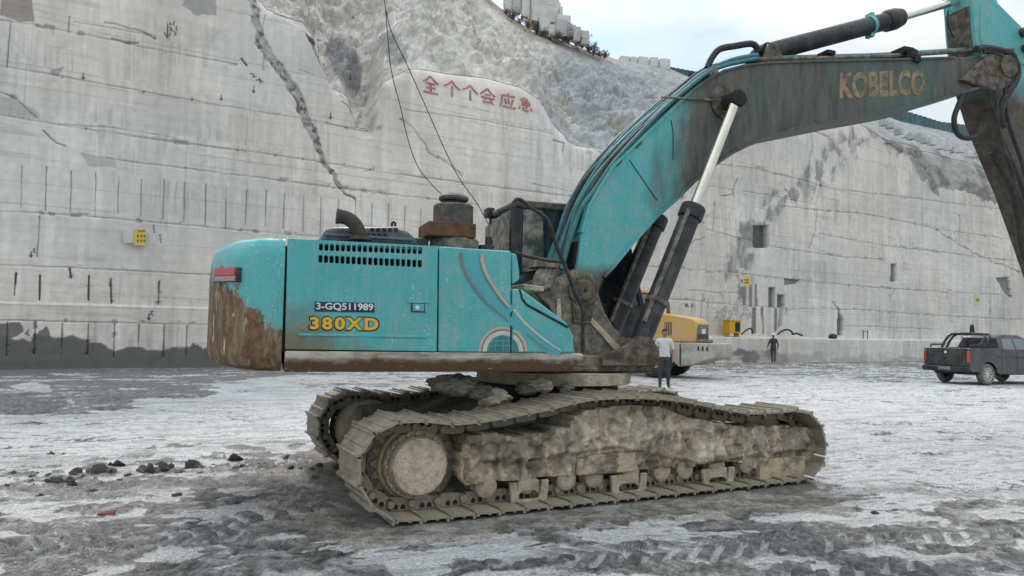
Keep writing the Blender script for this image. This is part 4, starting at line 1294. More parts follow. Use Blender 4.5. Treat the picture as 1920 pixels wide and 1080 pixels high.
# flange plates that stand proud of the side plates
def strip(pts, half, t0, l0, l1):
    mb = MB()
    P = [np.array(U2(x, y, BL0)) for x, y in pts]
    n = len(P)
    up, dn = [], []
    for i in range(n):
        d = P[min(i + 1, n - 1)] - P[max(i - 1, 0)]
        d /= np.linalg.norm(d)
        nn = np.array([-d[1], d[0]])
        up.append(tuple(P[i] + nn * half))
        dn.append(tuple(P[i] - nn * half))
    mb.prism(up + dn[::-1], l0, l1)
    return mb
strip([(1840, 163), (1802, 174), (1739, 194), (1686, 204), (1616, 216), (1546, 230), (1480, 243), (1436, 258), (1401, 273), (1370, 288), (1345, 305), (1299, 342), (1267, 374), (1230, 406), (1185, 456), (1148, 501), (1131, 519)], .017, 0, BL0 - .035, BL1 + .035).build('boom_bottom_plate', M['teal_boom'], boom, smooth=0)
strip([(1091, 436), (1104, 386), (1126, 348), (1151, 310), (1200, 263), (1246, 219), (1275, 191), (1303, 166), (1330, 147), (1356, 133), (1395, 123), (1436, 118), (1560, 114), (1700, 111), (1790, 108)], .014, 0, BL0 - .02, BL1 + .02).build('boom_top_plate', M['teal_boom'], boom, smooth=0)
text_on_side('boom_lettering', 'KOBELCO', (1574, 136, 1735, 185, -6.5), BL0 - .004, M['faded_letter'], boom, offset=0.050, space=1.08)
MB().tube([U3(1240, 182, BL0 - .02), U3(1366, 189, BL0 - .02)], .012, 6).build('grease_line', M['grime'], boom)
MB().tube([U3(1180, 300, BL0 - .002), U3(1232, 376, BL0 - .002)], .006, 4).tube([U3(1258, 225, BL0 - .002), U3(1262, 250, BL0 - .002), U3(1262, 300, BL0 - .002)], .006, 4).build('boom_weld_line', M['dark'], boom)

# boom cylinders
def cylinder(l, par):
    base, head, top = np.array(U3(1192, 664, -.56)), np.array(U3(1296, 383, -.56)), np.array(U3(1381, 186, -.56))
    base[1] = head[1] = top[1] = l
    ax = (top - base) / np.linalg.norm(top - base)
    L = np.linalg.norm(head - base)
    P = lambda s: tuple(base + ax * s)
    b = MB().tube([P(.10), P(.12), P(L - .16), P(L - .15)], [.10, .118, .118, .10], 24)
    o = b.build('boom_cylinder', M['dusty_black'], par)
    MB().tube([P(L - .17), P(L - .16), P(L - .02), P(L)], [.125, .145, .145, .13], 24).build('cylinder_head', M['dusty_black'], o, bevel=.005)
    MB().tube([P(L - .02), tuple(top)], .058, 20).build('cylinder_rod', M['chrome'], o)
    MB().lathe([(.085, l - .075), (.098, l - .065), (.098, l + .08), (.085, l + .09)], (top[0], 0, top[2]), 'Y', 24).build('rod_eye', M['dark'], o)
    MB().lathe([(.17, l - .08), (.185, l - .06), (.185, l + .08), (.17, l + .09)], (base[0], 0, base[2]), 'Y', 30).lathe([(.085, l - .11), (.095, l - .08)], (base[0], 0, base[2]), 'Y', 20).build('cylinder_base_eye', M['grease'], o)
    w = np.array([-ax[2], 0, ax[0]])
    side = np.array([0, -1, 0])
    off = w * .10 + side * .10
    MB().tube([tuple(base + ax * s + off) for s in (.35, .5, L - .12)] + [tuple(base + ax * (L - .08) + w * .1)], .026, 8).build('cylinder_pipe', M['grime'], o)
    MB().tube([P(.62), P(.67)], .132, 24).box((-.03, -.03, -.02), (.05, .05, .02), M=Matrix.Translation(Vector(P(.64)) + Vector(tuple(off)))).build('pipe_clamp', M['grime'], o, bevel=.004)
    return o
cylinder(-.56, EX)
cylinder(.26, EX)
bc = U2(1192, 664, -.56)
MB().prism([(bc[0] - .5, zk0 - .05), (bc[0] - .22, bc[1] + .10), (bc[0] - .08, bc[1] + .2), (bc[0] + .1, bc[1] + .19), (bc[0] + .2, bc[1] + .05), (bc[0] + .2, bc[1] - .10), (bc[0] + .1, zk0 - .16), (bc[0] - .5, zk0 - .16)], -.74, -.70).build('cylinder_lug', M['grease'], EX, bevel=.01)
ffe = U2(1234, 690, -.66)[0]
MB().prism([(bc[0] - .7, zk0 - .05), (ffe - .02, zk0 - .07), (ffe, zk0 - .12), (ffe - .06, U2(1200, 697, -.66)[1]), (bc[0] - .9, U2(1200, 697, -.66)[1])], -.66, .80).build('front_frame', M['grime'], EX, bevel=.02)
bt = U2(1381, 186, -.56)
MB().lathe([(.105, -.62), (.105, .40)], (bt[0], 0, bt[1]), 'Y', 24).build('rod_pin', M['dark'], EX)
MB().lathe([(.21, -.39), (.22, BL0)], (bt[0] - .02, 0, bt[1] + .01), 'Y', 30).build('pin_collar', M['grease'], boom)

# arm cylinder above the boom
a0, a1, a2 = np.array(U3(1430, 101, 0)), np.array(U3(1688, 33, 0)), np.array(U3(1792, 2, 0))
ax = (a1 - a0) / np.linalg.norm(a1 - a0)
La = np.linalg.norm(a1 - a0)
PA = lambda s: tuple(a0 + ax * s)
ac = MB().tube([PA(.0), PA(.06), PA(.2), PA(La - .3), PA(La - .29)], [.07, .10, .122, .122, .11], 24).build('arm_cylinder', M['dusty_black'], EX)
MB().tube([PA(La - .3), PA(La - .27), PA(La - .12), PA(La)], [.13, .15, .15, .125], 24).build('cylinder_head', M['dusty_black'], ac)
MB().tube([PA(La - .02), tuple(a2)], .06, 20).build('cylinder_rod', simple('bright_chrome', (.75, .75, .74), (.6, .6, .58), .12, .9), ac)
MB().tube([PA(La - .62), PA(La - .56)], .135, 24).box((-.03, -.06, -.17), (.03, .06, .17), M=Matrix.Translation(Vector(PA(La - .59)))).build('teal_clamp', M['teal'], ac, bevel=.004)
MB().lathe([(.11, -.13), (.12, 0), (.11, .13)], tuple(a0), 'Y', 20).build('cylinder_base_eye', M['dark'], ac)
for l_ in (-.22, .17):
    MB().prism([(a0[0] - .18, U2(1420, 119, 0)[1] - .1), (a0[0] + .2, U2(1440, 117, 0)[1] - .1), (a0[0] + .07, a0[2] + .06), (a0[0] - .07, a0[2] + .06)], l_, l_ + .05).build('arm_cylinder_lug', M['grease'], EX, bevel=.01)

# arm, linkage and bucket
ar = [(1824, 4), (1828, 60), (1834, 108), (1848, 165), (1866, 222), (1888, 275), (1924, 362), (1962, 470), (2024, 650), (2058, 690), (2080, 660), (2036, 500), (2001, 350), (1982, 230), (1962, 150), (1944, 88), (1918, 52), (1872, 6), (1850, -50), (1836, -70), (1818, -50)]
AL = -.24
apoly = upoly(ar, AL)
arm = MB().prism(apoly, AL, .24).build('arm', M['teal_arm'], EX, bevel=.014)
MB().prism(upoly([(1838, 10), (1862, 14), (1905, 58), (1930, 92), (1928, 128), (1900, 112), (1868, 96), (1846, 98), (1836, 70)], AL), AL - .012, AL + .01).build('arm_side_plate', M['teal_arm'], arm, bevel=.008)
_q = [np.array(U2(x, y, AL)) for x, y in ((1824, 8), (1828, 60), (1834, 100))]
MB().prism([(p[0] - .012, p[1]) for p in _q] + [(p[0] + .02, p[1]) for p in _q[::-1]], AL + .06, .20).build('arm_stained_plate', M['grease'], arm, bevel=.004)
tp = U2(1868, 132, AL)
MB().lathe([(.16, -.44), (.17, -.40), (.17, .40), (.16, .44)], (tp[0], 0, tp[1]), 'Y', 28).build('arm_pin', M['grease'], EX)
MB().prism(upoly([(1800, 150), (1850, 104), (1868, 96), (1895, 108), (1905, 130), (1895, 160), (1868, 172)], -.40), -.42, -.30).build('arm_boss_plate', M['grease'], EX, bevel=.02)
ap = np.array(U2(2066, 690, 0))
pv = U2(1906, 75, AL)
MB().lathe([(.07, -.42), (.07, .36)], (U2(1916, 62, AL)[0], 0, U2(1916, 62, AL)[1]), 'Y', 18).lathe([(.06, -.42), (.06, .36)], (U2(1918, 92, AL)[0], 0, U2(1918, 92, AL)[1]), 'Y', 18).build('arm_pins', M['grease'], arm)
b0, b1 = np.array(U3(1975, 110, 0)), np.array(U3(2075, 480, 0))
bcy = MB().tube([tuple(b0), tuple(b0 + (b1 - b0) * .62)], .105, 20).build('bucket_cylinder', M['dusty_black'], EX)
MB().tube([tuple(b0 + (b1 - b0) * .60), tuple(b1)], .05, 16).build('cylinder_rod', M['chrome'], bcy)
MB().prism([(b1[0] - .06, b1[2]), (b1[0] + .06, b1[2]), (ap[0] + .5, ap[1] + .05), (ap[0] + .4, ap[1] + .02)], -.3, -.24).prism([(b1[0] - .06, b1[2]), (b1[0] + .06, b1[2]), (ap[0] - .02, ap[1] + .5), (ap[0] - .12, ap[1] + .45)], .24, .3).build('bucket_link', M['grease'], EX, bevel=.01)
bx, bz = ap
bu = [(bx - .08, bz + .08), (bx + .5, bz + .1), (bx + .72, bz - .25), (bx + .70, bz - .75), (bx + .42, bz - 1.12), (bx - .05, bz - 1.25), (bx - .5, bz - 1.15), (bx - .42, bz - 1.08), (bx - .05, bz - 1.17), (bx + .36, bz - 1.05), (bx + .62, bz - .72), (bx + .64, bz - .28), (bx + .45, bz + .0), (bx - .06, bz - .02)]
bk2 = MB().prism(bu, -.62, .62)
sp = [(bx - .05, bz), (bx + .45, bz), (bx + .64, bz - .28), (bx + .62, bz - .72), (bx + .36, bz - 1.05), (bx - .05, bz - 1.17), (bx - .42, bz - 1.08)]
bk2.prism(sp, -.62, -.59).prism(sp, .59, .62)
bko2 = bk2.build('bucket', M['grime'], EX, bevel=.008)
for k in range(5):
    y = -.55 + 1.1 * k / 4
    MB().prism([(bx - .48, bz - 1.18), (bx - .48, bz - 1.08), (bx - .70, bz - 1.08)], y - .05, y + .05).build('bucket_tooth', M['grime'], bko2, bevel=.005)

# hydraulic hoses along the boom
random.seed(11)
hp = [(1046, 500), (1066, 440), (1084, 388), (1108, 348), (1140, 304), (1188, 254), (1236, 208), (1284, 166), (1325, 134), (1365, 120), (1420, 110)]
for k in range(8):
    l = -.33 + .08 * k
    o_ = []
    for i, (x, y) in enumerate(hp):
        e = min(1.0, (10 - i) / 5.0)
        off = (3.4 * k - 7 + 2.4 * math.sin(i * 1.3 + k * 2.1)) * e * (1.25 if i < 4 else 1.0)
        o_.append((x - off * .80, y - off * .55))
    pts = smooth_path(o_, 48)
    MB().tube([U3(x, y, l) for x, y in pts], (.026, .034, .03, .022)[k % 4], 8).build('hydraulic_hose', M['teal_hose'] if k not in (1, 5) else M['rubber'], EX)
for (xa, ya, xb, yb) in ((1112, 318, 1146, 310), (1150, 296, 1180, 268), (1287, 156, 1318, 146)):
    MB().box((-.07, -.36, -.02), (.07, .26, .03), M=Matrix.Translation(U3((xa + xb) / 2 + 6, (ya + yb) / 2 + 3, 0)) @ Matrix.Rotation(-math.radians(48 if xa < 1250 else 35), 4, 'Y')).build('hose_clamp', M['grime'], EX, bevel=.008)
MB().tube([U3(x, y, -.1) for x, y in smooth_path([(1326, 128), (1335, 108), (1350, 92), (1380, 86), (1408, 82), (1418, 88), (1422, 98)], 24)], .042, 12).build('hydraulic_hose', M['rubber'], EX)
MB().tube([U3(x, y, -.24) for x, y in smooth_path([(1300, 160), (1340, 128), (1378, 112), (1420, 104)], 20)], .036, 10).build('hydraulic_hose', M['teal_hose'], EX)
M['pipe_teal'] = simple('worn_teal_pipe', (0.06, 0.25, 0.25), (0.16, 0.22, 0.21), 0.5, scale=6)
for l, dy in ((-.22, 3), (-.05, 0), (.14, 0)):
    MB().tube([U3(x, y + dy, l) for x, y in ((1400, 109), (1500, 107), (1620, 104), (1680, 101), (1745, 97), (1790, 94), (1840, 91))], .030, 8).build('boom_top_pipe', M['pipe_teal'] if l > -.2 else M['grime'], EX)
MB().box((-.07, -.27, -.02), (.07, .20, .035), M=Matrix.Translation(U3(1532, 111, 0))).build('pipe_clamp', M['dark'], EX, bevel=.01)
MB().box((-.09, -.30, -.06), (.09, .20, .045), M=Matrix.Translation(U3(1672, 107, 0))).box((-.05, -.40, -.16), (.06, -.30, -.02), M=Matrix.Translation(U3(1672, 107, 0)) @ Matrix.Rotation(.2, 4, 'Y')).box((-.02, -.41, -.20), (.09, -.36, -.10), M=Matrix.Translation(U3(1672, 107, 0))).build('pipe_clamp', M['dark'], EX, bevel=.012)
for pts, r, m in (([(1830, 92), (1850, 90), (1875, 95), (1895, 102), (1907, 125), (1905, 150), (1890, 175), (1878, 200), (1878, 225), (1884, 238)], .05, 'rubber'),
                  ([(1842, 96), (1870, 102), (1884, 118), (1898, 140), (1892, 175)], .035, 'rubber'),
                  ([(1806, 176), (1796, 200), (1789, 222), (1792, 245), (1805, 258), (1824, 258), (1838, 248), (1846, 232)], .036, 'rubber'),
                  ([(1778, 20), (1777, 40), (1784, 62), (1790, 70)], .014, 'rubber'),
                  ([(1858, 285), (1880, 330), (1896, 362), (1905, 400), (1912, 450), (1930, 520)], .035, 'rubber'),
                  ([(1868, 158), (1872, 240), (1893, 310), (1915, 380), (1945, 460), (1990, 580)], .03, 'dusty_black'),
                  ([(1884, 152), (1890, 225), (1915, 300), (1935, 370), (1965, 450), (2010, 570)], .03, 'dusty_black')):
    MB().tube([U3(x, y, -.12 if pts[0] == (1858, 285) else -.40) for x, y in smooth_path(pts, 26)], r, 8).build('hydraulic_hose', M[m], EX)
random.seed(5)
for k in range(16):
    x, y = random.uniform(1836, 1905), random.uniform(92, 106)
    MB().lathe([(.02, -.02), (.035, 0), (.02, .02)], U3(x, y, -.40), 'Y', 8).build('hose_fitting', M['grease'], EX)

# ------------------------------------------------------------------ undercarriage (turned against the upper structure)
RT = AT - AU
def under(o):
    o.rotation_euler = (0, 0, RT)
    return o
top_px = [(800, 782), (850, 788), (900, 784), (950, 776), (1000, 766), (1042, 758), (1084, 746), (1129, 740), (1188, 739), (1247, 741), (1292, 747), (1336, 757), (1381, 766), (1410, 770), (1455, 768), (1499, 763), (1526, 772), (1549, 802), (1555, 844), (1545, 884), (1521, 912)]
bot_px = [(1400, 922), (1270, 937), (1130, 953), (1000, 967), (880, 980)]
arc_px = [(768 - 106 * math.sin(t), 885 + 104 * math.cos(t)) for t in np.linspace(0.05, math.pi - .02, 14)]
bot_px += arc_px
loop = [T2(x, y, -1.6) for x, y in top_px + bot_px]
loop = [(u, max(z, .012)) for u, z in loop]
zmin = min(z for u, z in loop)
def resample(loop, n):
    P = np.array(loop + [loop[0]])
    d = np.concatenate([[0], np.cumsum(np.hypot(*np.diff(P, axis=0).T))])
    s = np.linspace(0, d[-1], n, endpoint=False)
    return np.stack([np.interp(s, d, P[:, 0]), np.interp(s, d, P[:, 1])], -1), d[-1] / n
NSH = 49
PTS, PITCHL = resample(loop, NSH)
pl_, gh = PITCHL, .032
def shoe_mesh(y0, y1):
    sh = MB()
    sh.box((-pl_ * .50, y0, -.045), (pl_ * .47, y1, -.022))
    for x, h in ((-.46, .030), (-.06, .012), (.40, .014)):
        x *= pl_
        sh.prism([(x - .016, -.024), (x + .020, -.024), (x + .010, -.022 + h), (x - .008, -.022 + h)], y0, y1)
    sh.prism([(pl_ * .44, -.040), (pl_ * .58, -.052), (pl_ * .57, -.064), (pl_ * .44, -.055)], y0, y1)
    return sh.mesh('track_shoe')
shoes = {-1: shoe_mesh(-.40, .20), 1: shoe_mesh(-.20, .40)}
lk = MB()
for s in (-1, 1):
    lk.prism([(-pl_ * .56, -.05), (-pl_ * .60, -.10), (-pl_ * .50, -.150), (-pl_ * .1, -.160), (pl_ * .34, -.160), (pl_ * .47, -.13), (pl_ * .42, -.05)], s * .10 - .024, s * .10 + .024)
    for x in (-.17, .10):
        lk.prism([(x * pl_ - .022, -.060), (x * pl_ + .022, -.060), (x * pl_ + .020, -.090), (x * pl_, -.105), (x * pl_ - .020, -.090)], s * .10 - .0275, s * .10 + .0275, 1)
lk.lathe([(.030, -.16), (.030, .16)], (-pl_ * .45, 0, -.11), 'Y', 12)
link_me = lk.mesh('track_link')
for me in shoes.values():
    me.materials.append(M['steel_track'])
link_me.materials.append(M['steel_link'])
link_me.materials.append(M['dark'])

def lumpy(name, poly, lf, lb, amp, freq, seed, colf, parent, res=.022, bulge=0.0, mat='mud', patch=None, shelf=None):
    """plate with an uneven mud-covered front, from an outline in (u, z)"""
    us, zs = [p[0] for p in poly], [p[1] for p in poly]
    gu, gz = np.meshgrid(np.arange(min(us) - res, max(us) + 2 * res, res), np.arange(min(zs) - res, max(zs) + 2 * res, res))
    ju = gu + .012 * (fbm(gu * 9, gz * 9, 3, seed + 5) - .5)
    rag = .06 * (fbm(gu * 4, gz * 4, 4, seed + 6) - .5)
    ins = in_poly(gu + rag, gz + rag * .8, poly)
    h = .05 * (np.abs(2 * fbm(gu * 11, gz * 9, 4, seed + 8) - 1)) + amp * (fbm(gu * freq, gz * freq * .8, 5, seed) - .35) + .35 * amp * (fbm(gu * freq * 4, gz * freq * 1.3, 4, seed + 2) - .5)
    col = colf(gu, gz)
    if shelf is not None:
        h = h + shelf(gu, gz)
    h = h + .035 * (fbm(gu * 13, gz * 1.6, 4, seed + 11) - .5) + .022 * (fbm(gu * 26, gz * 22, 3, seed + 12) - .5)
    if patch is not None:
        h = h * (1 - patch(gu, gz) * .85)
    d = np.zeros(gu.shape)
    vid = -np.ones(gu.shape, int)
    bm = bmesh.new()
    lay = bm.verts.layers.float_color.new('albedo')
    def V(i, j):
        if vid[i, j] < 0:
            v = bm.verts.new((ju[i, j], lf - h[i, j] - bulge * 0, gz[i, j]))
            v[lay] = (*col[i, j], 1)
            vid[i, j] = 1
            V.d[i, j] = v
        return V.d[i, j]
    V.d = {}
    for i in range(gu.shape[0] - 1):
        for j in range(gu.shape[1] - 1):
            if ins[i, j] and ins[i + 1, j] and ins[i, j + 1] and ins[i + 1, j + 1]:
                bm.faces.new((V(i, j), V(i, j + 1), V(i + 1, j + 1), V(i + 1, j)))
    be = [e for e in bm.edges if e.is_boundary]
    ret = bmesh.ops.extrude_edge_only(bm, edges=be)
    for v in ret['geom']:
        if isinstance(v, bmesh.types.BMVert):
            v.co.y = lb
    bmesh.ops.recalc_face_normals(bm, faces=bm.faces)
    me = bpy.data.meshes.new(name)
    bm.to_mesh(me)
    bm.free()
    return link_mesh(name, me, M[mat], parent, smooth=1.2)

sp_c = T2(790, 876, -1.46)
id_c = T2(1478, 840, -1.6)
R_SP = .38
LUMP = .10
frame_px = [(868, 812), (905, 806), (960, 812), (1000, 806), (1062, 800), (1068, 775), (1090, 765), (1150, 758), (1235, 760), (1262, 772), (1300, 782), (1345, 792), (1395, 797), (1420, 795), (1500, 797), (1514, 808), (1518, 845), (1515, 895), (1500, 905), (1425, 910), (1418, 880), (1380, 864), (1300, 872), (1215, 880), (1180, 882), (1085, 889), (1060, 890), (960, 897), (880, 906), (858, 898), (860, 850)]
LF = -1.36
frame_poly = [T2(x, y, LF) for x, y in frame_px]
pale1 = [T2(x, y, LF) for x, y in ((1075, 862), (1135, 846), (1195, 846), (1192, 890), (1080, 902))]
pale2 = [T2(x, y, LF) for x, y in ((1440, 868), (1495, 864), (1498, 902), (1424, 908))]
pale3 = [T2(x, y, LF) for x, y in ((862, 850), (900, 862), (905, 915), (872, 920), (858, 900))]
def pmask(gu, gz):
    m = np.zeros(gu.shape)
    jx = .07 * (fbm(gu * 6, gz * 6, 4, 301) - .5)
    for p in (pale1, pale2):
        m = np.maximum(m, in_poly(gu + jx, gz + jx, p).astype(float))
    return m
def mudcol(gu, gz):
    c = np.zeros(gu.shape + (3,)) + np.array([.42, .35, .25])
    n = fbm(gu * 3, gz * 3, 4, 303)
    zt_ = fbm(gu * 10, gz * 2.5, 4, 305)
    c = mixc(c, (.25, .218, .165), sstep(.44, .62, zt_))
    c = mixc(c, (.52, .455, .35), sstep(.50, .66, n) * .8)
    c = mixc(c, (.56, .475, .33), pmask(gu, gz) * .9)
    m = in_poly(gu, gz, pale3) * sstep(.42, .56, n)
    c = mixc(c, (.36, .30, .20), m * .8)
    s = sstep(.66, .70, fbm(gu * 7, gz * 2.6, 3, 309)) * (gz < .75)
    c = c * np.clip(.62 + 1.0 * fbm(gu * 16, gz * 12, 4, 331) + 1.1 * (fbm(gu * 20, gz * 2.6, 3, 333) - .5) * (gz < .62) - .45 * sstep(.60, .68, fbm(gu * 7, gz * 9, 4, 335)), .28, 1.5)[..., None]
    return mixc(c, (.40, .35, .27), s * .8)

sh_line = [T2(x, y, LF) for x, y in ((855, 862), (940, 868), (1000, 860), (1075, 852), (1150, 838), (1230, 858), (1300, 868), (1380, 862), (1424, 850), (1426, 846), (1520, 842))]
def mud_shelf(gu, gz):
    zl = np.interp(gu, [p[0] for p in sh_line], [p[1] for p in sh_line]) + .10 * (fbm(gu * 5, gz * 1.5, 4, 321) - .5)
    up = sstep(-.012, .03, gz - zl)
    run = .055 * sstep(.50, .60, fbm(gu * 9, gz * 1.2, 3, 323)) * (1 - up)      # runs of mud below the edge
    cre = -.05 * sstep(.60, .66, fbm(gu * 4.5, gz * 5.5, 4, 325))
    return up * (.045 + .05 * fbm(gu * 2.2, gz * 3, 3, 327)) + run + cre

def undercarriage(side):
    """side -1: the near track, +1: the far one"""
    lc = side * 1.2
    du = .27 if side > 0 else 0.0
    ct = under(empty('crawler_track'))
    ct.parent = EX
    P = PTS
    for k in range(NSH):
        a, b = P[k], P[(k + 1) % NSH]
        ang = math.atan2(b[1] - a[1], b[0] - a[0])
        mid = (a + b) / 2
        # the loop runs clockwise seen from the near side: outward is to the left of travel
        Mx = Matrix.Translation((mid[0] + du, lc, mid[1])) @ Matrix.Rotation(-ang, 4, 'Y')
        for nm, me in (('track_shoe', shoes[side]), ('track_link', link_me)):
            o = bpy.data.objects.new(nm, me)
            COL.objects.link(o)
            o.parent = ct
            o.matrix_local = Mx
    # sprocket with teeth and final drive
    sc = (sp_c[0] + du, 0, sp_c[1])
    pr = []
    nt_ = 21
    for i in range(nt_ * 4):
        th = 2 * math.pi * i / (nt_ * 4)
        r = (R_SP - .055) if i % 4 in (0, 3) else R_SP
        pr.append((sc[0] + r * math.cos(th), sc[2] + r * math.sin(th)))
    spk = under(MB().prism(pr, lc - .035, lc + .035).build('drive_sprocket', M['steel_link'], EX, bevel=.006))
    s = side
    MB().lathe([(.36, lc - s * .05), (.345, lc - s * .16), (.33, lc - s * .24), (.20, lc - s * .27)], sc, 'Y', 36).build('travel_motor_cover', M['tan_mud'], spk)
    MB().lathe([(.40, lc - .02), (.41, lc), (.40, lc + .02)], sc, 'Y', 36).build('sprocket_guard', M['rubber'] if s > 0 else M['rubble_mud'], spk)
    MB().lathe([(.315, lc), (.315, lc + s * .06), (.290, lc + s * .08), (.285, lc + s * .13)], sc, 'Y', 40).build('sprocket_flange', M['tan_mud'], spk)
    hub = MB().lathe([(.25, lc + s * .10), (.252, lc + s * .20), (.235, lc + s * .235), (.15, lc + s * .255), (.04, lc + s * .258)], sc, 'Y', 40).build('final_drive_cover', M['pale_mud'], spk)
    for i in range(20):
        th = 2 * math.pi * i / 20
        MB().lathe([(.016, lc + s * .13), (.016, lc + s * .155)], (sc[0] + .268 * math.cos(th), 0, sc[2] + .268 * math.sin(th)), 'Y', 8).build('flange_bolt', M['tan_mud'], spk)
    # idler wheel
    idl = under(MB().lathe([(.20, lc - .10), (.30, lc - .09), (.335, lc - .08), (.335, lc - .045), (.37, lc - .04), (.37, lc + .04), (.335, lc + .045), (.335, lc + .08), (.30, lc + .09), (.20, lc + .10)], (id_c[0] - .05 + du, 0, id_c[1]), 'Y', 40).build('idler_wheel', M['steel_link'], EX))
    # frame with its coat of mud
    if s < 0:
        under(lumpy('track_frame', frame_poly, LF, -.98, LUMP, 3.6, 311, mudcol, EX, .015, patch=pmask, shelf=mud_shelf))
    else:
        fp_ = [(u + du, z) for u, z in frame_poly]
        under(MB().prism(fp_, .92, 1.30).build('track_frame', M['tan_mud'], EX, bevel=.02))
        under(MB().prism([(sp_c[0] + .1, .35), (sp_c[0] + .1, .72), (frame_poly[4][0], .80), (frame_poly[4][0], .35)], .82, .92).build('track_frame_inner', M['rubble_mud'], EX, bevel=.03))
    # bottom rollers and guards
    for x, y in ((908, 926), (985, 920), (1058, 913), (1110, 908), (1178, 905), (1237, 898), (1280, 894), (1340, 890), (1396, 885)):
        u, z = T2(x, y, -1.33)
        z = max(z, .215)
        ro = under(MB().lathe([(.05, lc - .105), (.10, lc - .10), (.115, lc - .075), (.09, lc - .04), (.09, lc + .04), (.115, lc + .075), (.10, lc + .10), (.05, lc + .105)], (u, 0, z), 'Y', 26).build('track_roller', M['tan_mud'], EX))
        MB().lathe([(.104, lc + s * .105), (.104, lc + s * .17), (.085, lc + s * .185), (.04, lc + s * .19)], (u, 0, z), 'Y', 22).build('roller_cap', M['tan_mud'], ro)
    if s < 0:
        for x0, x1, y0, y1 in ((957, 1022, 910, 950), (1146, 1207, 897, 934), (1316, 1371, 885, 921)):
            u0, zt0 = T2(x0, y0, -1.39)
            u1, zb0 = T2(x1, y1, -1.39)
            g = MB().prism([(u0 - .02, zt0 + .03), (u0 + .05, zt0 + .03), (u0 + .08, zb0 + .09), (u1 - .08, zb0 + .09), (u1 - .05, zt0 + .03), (u1 + .02, zt0 + .03), (u1 - .005, zb0 + .02), (u1 - .03, zb0), (u0 + .03, zb0), (u0 + .005, zb0 + .02)], -1.425, -1.385)
            g.prism([(u0 + .07, zb0 + .12), (u0 + .12, zb0 + .16), (u1 - .12, zb0 + .16), (u1 - .07, zb0 + .12), (u1 - .07, zt0 + .03), (u0 + .07, zt0 + .03)], -1.405, -1.35)
            under(g.build('track_guard', M['tan_mud'], EX, bevel=.008))
def plate(name, pts, l0, l1, mat):
    return under(MB().prism([T2(x, y, l0) for x, y in pts], l0, l1).build(name, M[mat], EX, bevel=.012))
plate('frame_step_plate', ((1082, 862), (1120, 852), (1192, 847), (1190, 884), (1150, 888), (1084, 892)), -1.425, -1.33, 'plate_mud')
plate('idler_guard', ((1428, 862), (1512, 855), (1509, 897), (1424, 905)), -1.455, -1.31, 'plate_mud')
plate('idler_guard', ((1424, 806), (1502, 802), (1514, 842), (1428, 850)), -1.435, -1.31, 'steel_track')
plate('frame_end_plate', ((866, 850), (898, 856), (900, 905), (874, 912), (862, 896)), -1.40, -1.29, 'plate_mud')
undercarriage(-1)
undercarriage(1)
# carbody between the tracks, with mud heaped on it
xc = MB().box((-.95, -.95, .38), (.95, .95, .78))
for sx_ in (-1, 1):
    for sy in (-1, 1):
        xc.prism([(sx_ * .35, .42), (sx_ * .9, .42), (sx_ * 1.7, .36), (sx_ * 1.7, .60), (sx_ * .9, .80), (sx_ * .35, .80)], sy * .45, sy * .98)
under(xc.build('carbody', M['rubble_mud'], EX, bevel=.04))
def mud_heap(u0, u1, l0, l1, z0, hgt, seed):
    n = 46
    gu, gl_ = np.meshgrid(np.linspace(u0, u1, n), np.linspace(l0, l1, n))
    a, b = (gu - u0) / (u1 - u0), (gl_ - l0) / (l1 - l0)
    e = np.clip(np.minimum(np.minimum(a, 1 - a), np.minimum(b, 1 - b)) * 5, 0, 1)
    z = z0 + hgt * e * (.35 + .9 * fbm(gu * 4, gl_ * 4, 5, seed)) - .06 * (1 - e)
    c = mixc(np.zeros(gu.shape + (3,)) + np.array([.11, .10, .085]), (.22, .19, .145), sstep(.4, .62, fbm(gu * 5, gl_ * 5, 4, seed + 3)))
    me = grid_mesh('mud_heap', np.stack([gu, gl_, z], -1), c)
    o = link_mesh('mud_heap', me, M['mud'], EX, smooth=1.2)
    return under(o)
mud_heap(-1.6, .9, -.78, .80, .74, .13, 401)
for x, y, r in ((925, 745, .11), (900, 735, .08), (1012, 722, .09), (985, 728, .07), (862, 722, .12), (835, 718, .10), (1060, 726, .06)):
    P = on_plane(x, y, CEN + TL * -.95, TL) - CEN
    bm = bmesh.new()
    bmesh.ops.create_icosphere(bm, subdivisions=4, radius=r)
    rnd = np.random.RandomState(int(x))
    for v in bm.verts:
        k = .45 + 1.1 * float(fbm(np.array(v.co.x / r * 2.2 + x), np.array((v.co.y + v.co.z * 1.3) / r * 2.2), 4, int(y))) + .5 * (float(vn(np.array(v.co.x * 9 + x), np.array(v.co.y * 9 + v.co.z * 7), 3)) - .5)
        v.co = Vector((v.co.x * 1.5 * k, v.co.y * k, v.co.z * .75 * k)) + Vector((float(P @ UF), float(P @ UL), float(P[2])))
    me = bpy.data.meshes.new('mud_clump')
    bm.to_mesh(me)
    bm.free()
    link_mesh('mud_clump', me, M['tan_mud'] if x in (925, 1012) else M['rubble_mud'], EX, smooth=.5)

# two streaks of reflected light, modelled as white rods at the near track's front
for a, b in (((1527, 852), (1556, 859)), ((1508, 892), (1538, 900))):
    u0, z0 = T2(*a, -1.62)
    u1, z1 = T2(*b, -1.62)
    under(MB().tube([(u0, -1.62, z0), (u1, -1.62, z1)], .009, 6).build('glint_rod', M['white'], EX))

